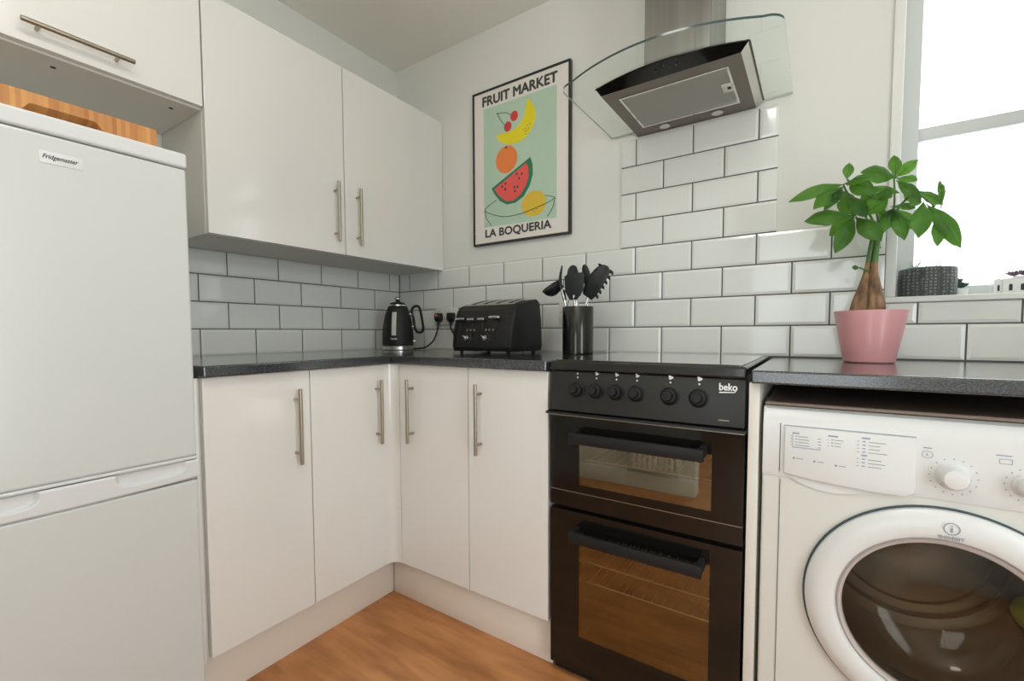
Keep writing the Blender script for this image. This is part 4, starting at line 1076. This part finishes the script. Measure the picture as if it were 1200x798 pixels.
def leaf(parent, B, T, w, sag, seed):
    B, T = Vector(B), Vector(T); d = T-B; L = d.length; d.normalize()
    view = Vector((.05, -1, .05+.35*math.sin(seed*2.1))).normalized()
    s = d.cross(view)
    if s.length < .1: s = d.cross(Vector((0, 0, 1)))
    s.normalize(); n = s.cross(d).normalized()
    if n.y > 0: n = -n
    t = bmesh.new(); N_ = 14; cols = (-1, -.66, -.33, 0, .33, .66, 1); g = []
    for i in range(N_+1):
        u = i/N_
        hw = w*.5*(math.sin(PI*u**1.12)**.9 if 0 < u < 1 else .0)
        hw = max(hw, .0006)
        mid = B+d*L*u+n*(sag*L*math.sin(PI*u))
        g.append([t.verts.new(mid+s*hw*q-n*(abs(q)**1.3*hw*.28)+n*(.0012*math.sin(u*22+seed)*abs(q))) for q in cols])
    for a, b in zip(g, g[1:]):
        for k in range(6): t.faces.new((a[k], a[k+1], b[k+1], b[k]))
    bmesh.ops.solidify(t, geom=t.faces[:], thickness=.0007)
    m = MB(); m.merge(t, M_LEAF); m.tube(M_STEM, [B-d*.004, B+d*L*.5+n*(sag*L+.0006), B+d*L*.9+n*(sag*L*.31+.0004)], [.0012, .0008, .0004], 5)
    return m.build('leaf', parent, ang=60)
LEAVES += [(1.93, -.2, 1.385, 1.975, -.26, 1.375, .036), (1.955, -.2, 1.30, 1.905, -.16, 1.262, .040), (2.112, -.185, 1.302, 2.088, -.14, 1.262, .034), (2.036, -.18, 1.312, 2.012, -.22, 1.250, .036), (2.083, -.18, 1.338, 2.060, -.24, 1.300, .032), (1.990, -.19, 1.345, 2.020, -.25, 1.322, .036)]
for i, l in enumerate(LEAVES):
    B, T = Vector(l[:3]), Vector(l[3:6]); k = 1.0 if i in (0, 21, 30) else 1.10
    leaf(c, B, B+(T-B)*k, l[6]*(.98 if i != 30 else 1), .10 if i % 3 else .16, i)

# ------------------------------------------------------------------ window-sill plants
SZ = 1.0902
c = thing('succulent_bowl', 'round dark grey textured planter at the left end of the window sill', 'planter', (2.137, .052, SZ))
Mg = Matrix.Translation((2.137, .052, SZ))
m = MB(); m.lathe(M_GPOT, [(0, .001), (.060, 0), (.0635, .003), (.0645, .040), (.0635, .078), (.0625, .080), (.0595, .079), (.0590, .068), (0, .068)], 56, Mg, 1, .92); m.build('pot', c)
m = MB(); m.lathe(M_SOIL, [(0, .0715), (.0585, .0705)], 40, Mg, 1, .92); m.build('soil', c)
rnd = random.Random(11)
def rosette(parent, x, y, z, r, mat, n=12, up=.6, name='rosette'):
    m = MB()
    for k in range(n):
        a = 2*PI*k*.382; q = .45+.55*k/n; e = up*(1.3-q)
        dirv = Vector((math.cos(a)*math.cos(e), math.sin(a)*math.cos(e), math.sin(e)))
        p = Vector((x, y, z)); L = r*(.6+.4*q)
        t = bmesh.new(); bmesh.ops.create_uvsphere(t, u_segments=8, v_segments=6, radius=1)
        Mq = Matrix.Translation(p+dirv*L*.55) @ dirv.to_track_quat('X', 'Z').to_matrix().to_4x4() @ Matrix.Diagonal((L*.55, L*.24, L*.12, 1))
        m.merge(t, mat, Mq)
    return m.build(name, parent)
for x, y, r in ((2.105, .035, .020), (2.128, .02, .018), (2.150, .03, .019), (2.172, .045, .017), (2.120, .07, .02), (2.155, .07, .02)):
    rosette(c, x, y, SZ+.074, r, M_PALEG, 12, 1.1)
m = MB()
for k in range(7):
    a = rnd.uniform(0, 6.28); m.tube(M_PALEG, [(2.108, .04, SZ+.07), (2.108+.006*math.cos(a), .04+.006*math.sin(a), SZ+.088), (2.108+.016*math.cos(a), .04+.01*math.sin(a), SZ+.098+.008*rnd.random())], [.0016, .0013, .0005], 6)
m.build('sprig', c)
c = thing('small_succulent', 'small dark green succulent in a low white pot on the window sill', 'potted plant', (2.213, .095, SZ))
m = MB(); m.lathe(M_WPL, [(0, .001), (.017, 0), (.020, .022), (.018, .022), (.016, .016), (0, .016)], 28, Matrix.Translation((2.213, .095, SZ))); m.build('pot', c)
for x, z, r in ((2.203, .028, .024), (2.218, .024, .022), (2.207, .038, .02)): rosette(c, x, .095, SZ+z, r, M_DKLEAF, 13, 1.2)
# white planter with arched openings
c = thing('house_planter', 'long white ceramic planter with small dark arched windows on the sill', 'planter', (2.35, .055, SZ))
m = MB(); m.box(M_WPL, 2.285, 2.47, .030, .085, SZ+.0002, SZ+.040, .002)
m.box(M_WPL, 2.305, 2.465, .034, .081, SZ+.040, SZ+.046, .002); m.prism(M_WPL, [(2.270, .035, SZ), (2.285, .035, SZ), (2.285, .035, SZ+.037), (2.2775, .035, SZ+.042), (2.270, .035, SZ+.037)], (0, .045, 0)); m.build('pot', c)
m = MB()
for k in range(8):
    x = 2.2775+.0215*k+.001; y = .0348 if k == 0 else .0298
    w = .0022 if k == 0 else .0034
    pts = [(x-w, y, SZ+.008), (x+w, y, SZ+.008), (x+w, y, SZ+.022)]+[(x+w*math.cos(a), y, SZ+.022+w*math.sin(a)) for a in [PI*q/6 for q in range(1, 6)]]+[(x-w, y, SZ+.022)]
    m.prism(M_BLACKP, pts, (0, -.0004, 0))
m.build('arched_opening', c)
for x, r in ((2.312, .020), (2.335, .024), (2.40, .022)): rosette(c, x, .058, SZ+.048, r, M_PURP, 13, 1.1)

# ------------------------------------------------------------------ added ceiling lamp (invented to light the room, out of view)
c = thing('added_ceiling_lamp', 'unseen round white lamp added above the viewer to light the room', 'added lamp', (1.6, -1.5, RZ))
m = MB(); m.lathe(M_TRIM, [(0, -.001), (.21, -.001), (.21, -.03), (.19, -.035), (.19, -.02), (0, -.02)], 48, Matrix.Translation((1.6, -1.5, RZ))); m.build('housing', c)
def area(name, loc, rot, sx, sy, power, col, spread=PI):
    L = bpy.data.lights.new(name, 'AREA'); L.shape = 'RECTANGLE'; L.size = sx; L.size_y = sy; L.energy = power; L.color = col; L.spread = spread
    o = bpy.data.objects.new(name, L); COL.objects.link(o); o.location = loc; o.rotation_euler = rot
    return o
area('added_lamp_fill', (1.6, -1.5, RZ-.04), (0, 0, 0), .36, .36, 5.5, (1, .965, .91))  # light of the invented ceiling lamp
area('added_ceiling_fill', (1.75, -1.95, 1.55), (PI, 0, 0), .8, .5, 14, (1, .975, .94))  # upward fill added to brighten the ceiling, with no fitting of its own
area('added_rear_fill', ((BX0+BX1)/2, RY-.12, (BZ0+BZ1)/2), (PI/2, 0, 0), BX1-BX0, BZ1-BZ0, 18, (.90, .95, 1))  # fill added outside the made-up rear window
area('added_side_fill', (RX+.14, (SY0+SY1)/2, 1.1), (0, PI/2, 0), 1.7, .75, 20, (.88, .94, 1))  # cool fill added outside the invented side door
area('window_daylight', ((WX0+WX1)/2, .26, (WZ0+WZ1)/2), (-PI/2, 0, 0), WX1-WX0, WZ1-WZ0, 6, (.93, .97, 1))

w = bpy.data.worlds.new('World'); scene.world = w; w.use_nodes = True
bg = w.node_tree.nodes['Background']; bg.inputs[0].default_value = (.97, .99, 1, 1); bg.inputs[1].default_value = 2.0

# ------------------------------------------------------------------ camera
yaw, pitch, roll = .6031795, -.0510437, -.0046688
fwd = Vector((-math.sin(yaw)*math.cos(pitch), math.cos(yaw)*math.cos(pitch), math.sin(pitch)))
rt0 = Vector((math.cos(yaw), math.sin(yaw), 0)); up0 = rt0.cross(fwd)
r2 = rt0*math.cos(roll)+up0*math.sin(roll); u2 = up0*math.cos(roll)-rt0*math.sin(roll)
cam = bpy.data.cameras.new('camera'); co_ = bpy.data.objects.new('camera', cam); COL.objects.link(co_)
R = Matrix((r2, u2, -fwd)).transposed().to_4x4()
co_.matrix_world = Matrix.Translation((1.879189, -1.743063, .991138)) @ R
cam.sensor_width = 36; cam.lens = 534.988/1200*36
cam.shift_x = (600-588.906)/1200; cam.shift_y = (417.626-399)/1200
cam.clip_start = .02
scene.camera = co_

vs_ = scene.view_settings
vs_.view_transform = 'Standard'; vs_.look = 'None'; vs_.gamma = 1; vs_.use_curve_mapping = False; vs_.exposure = -0.04
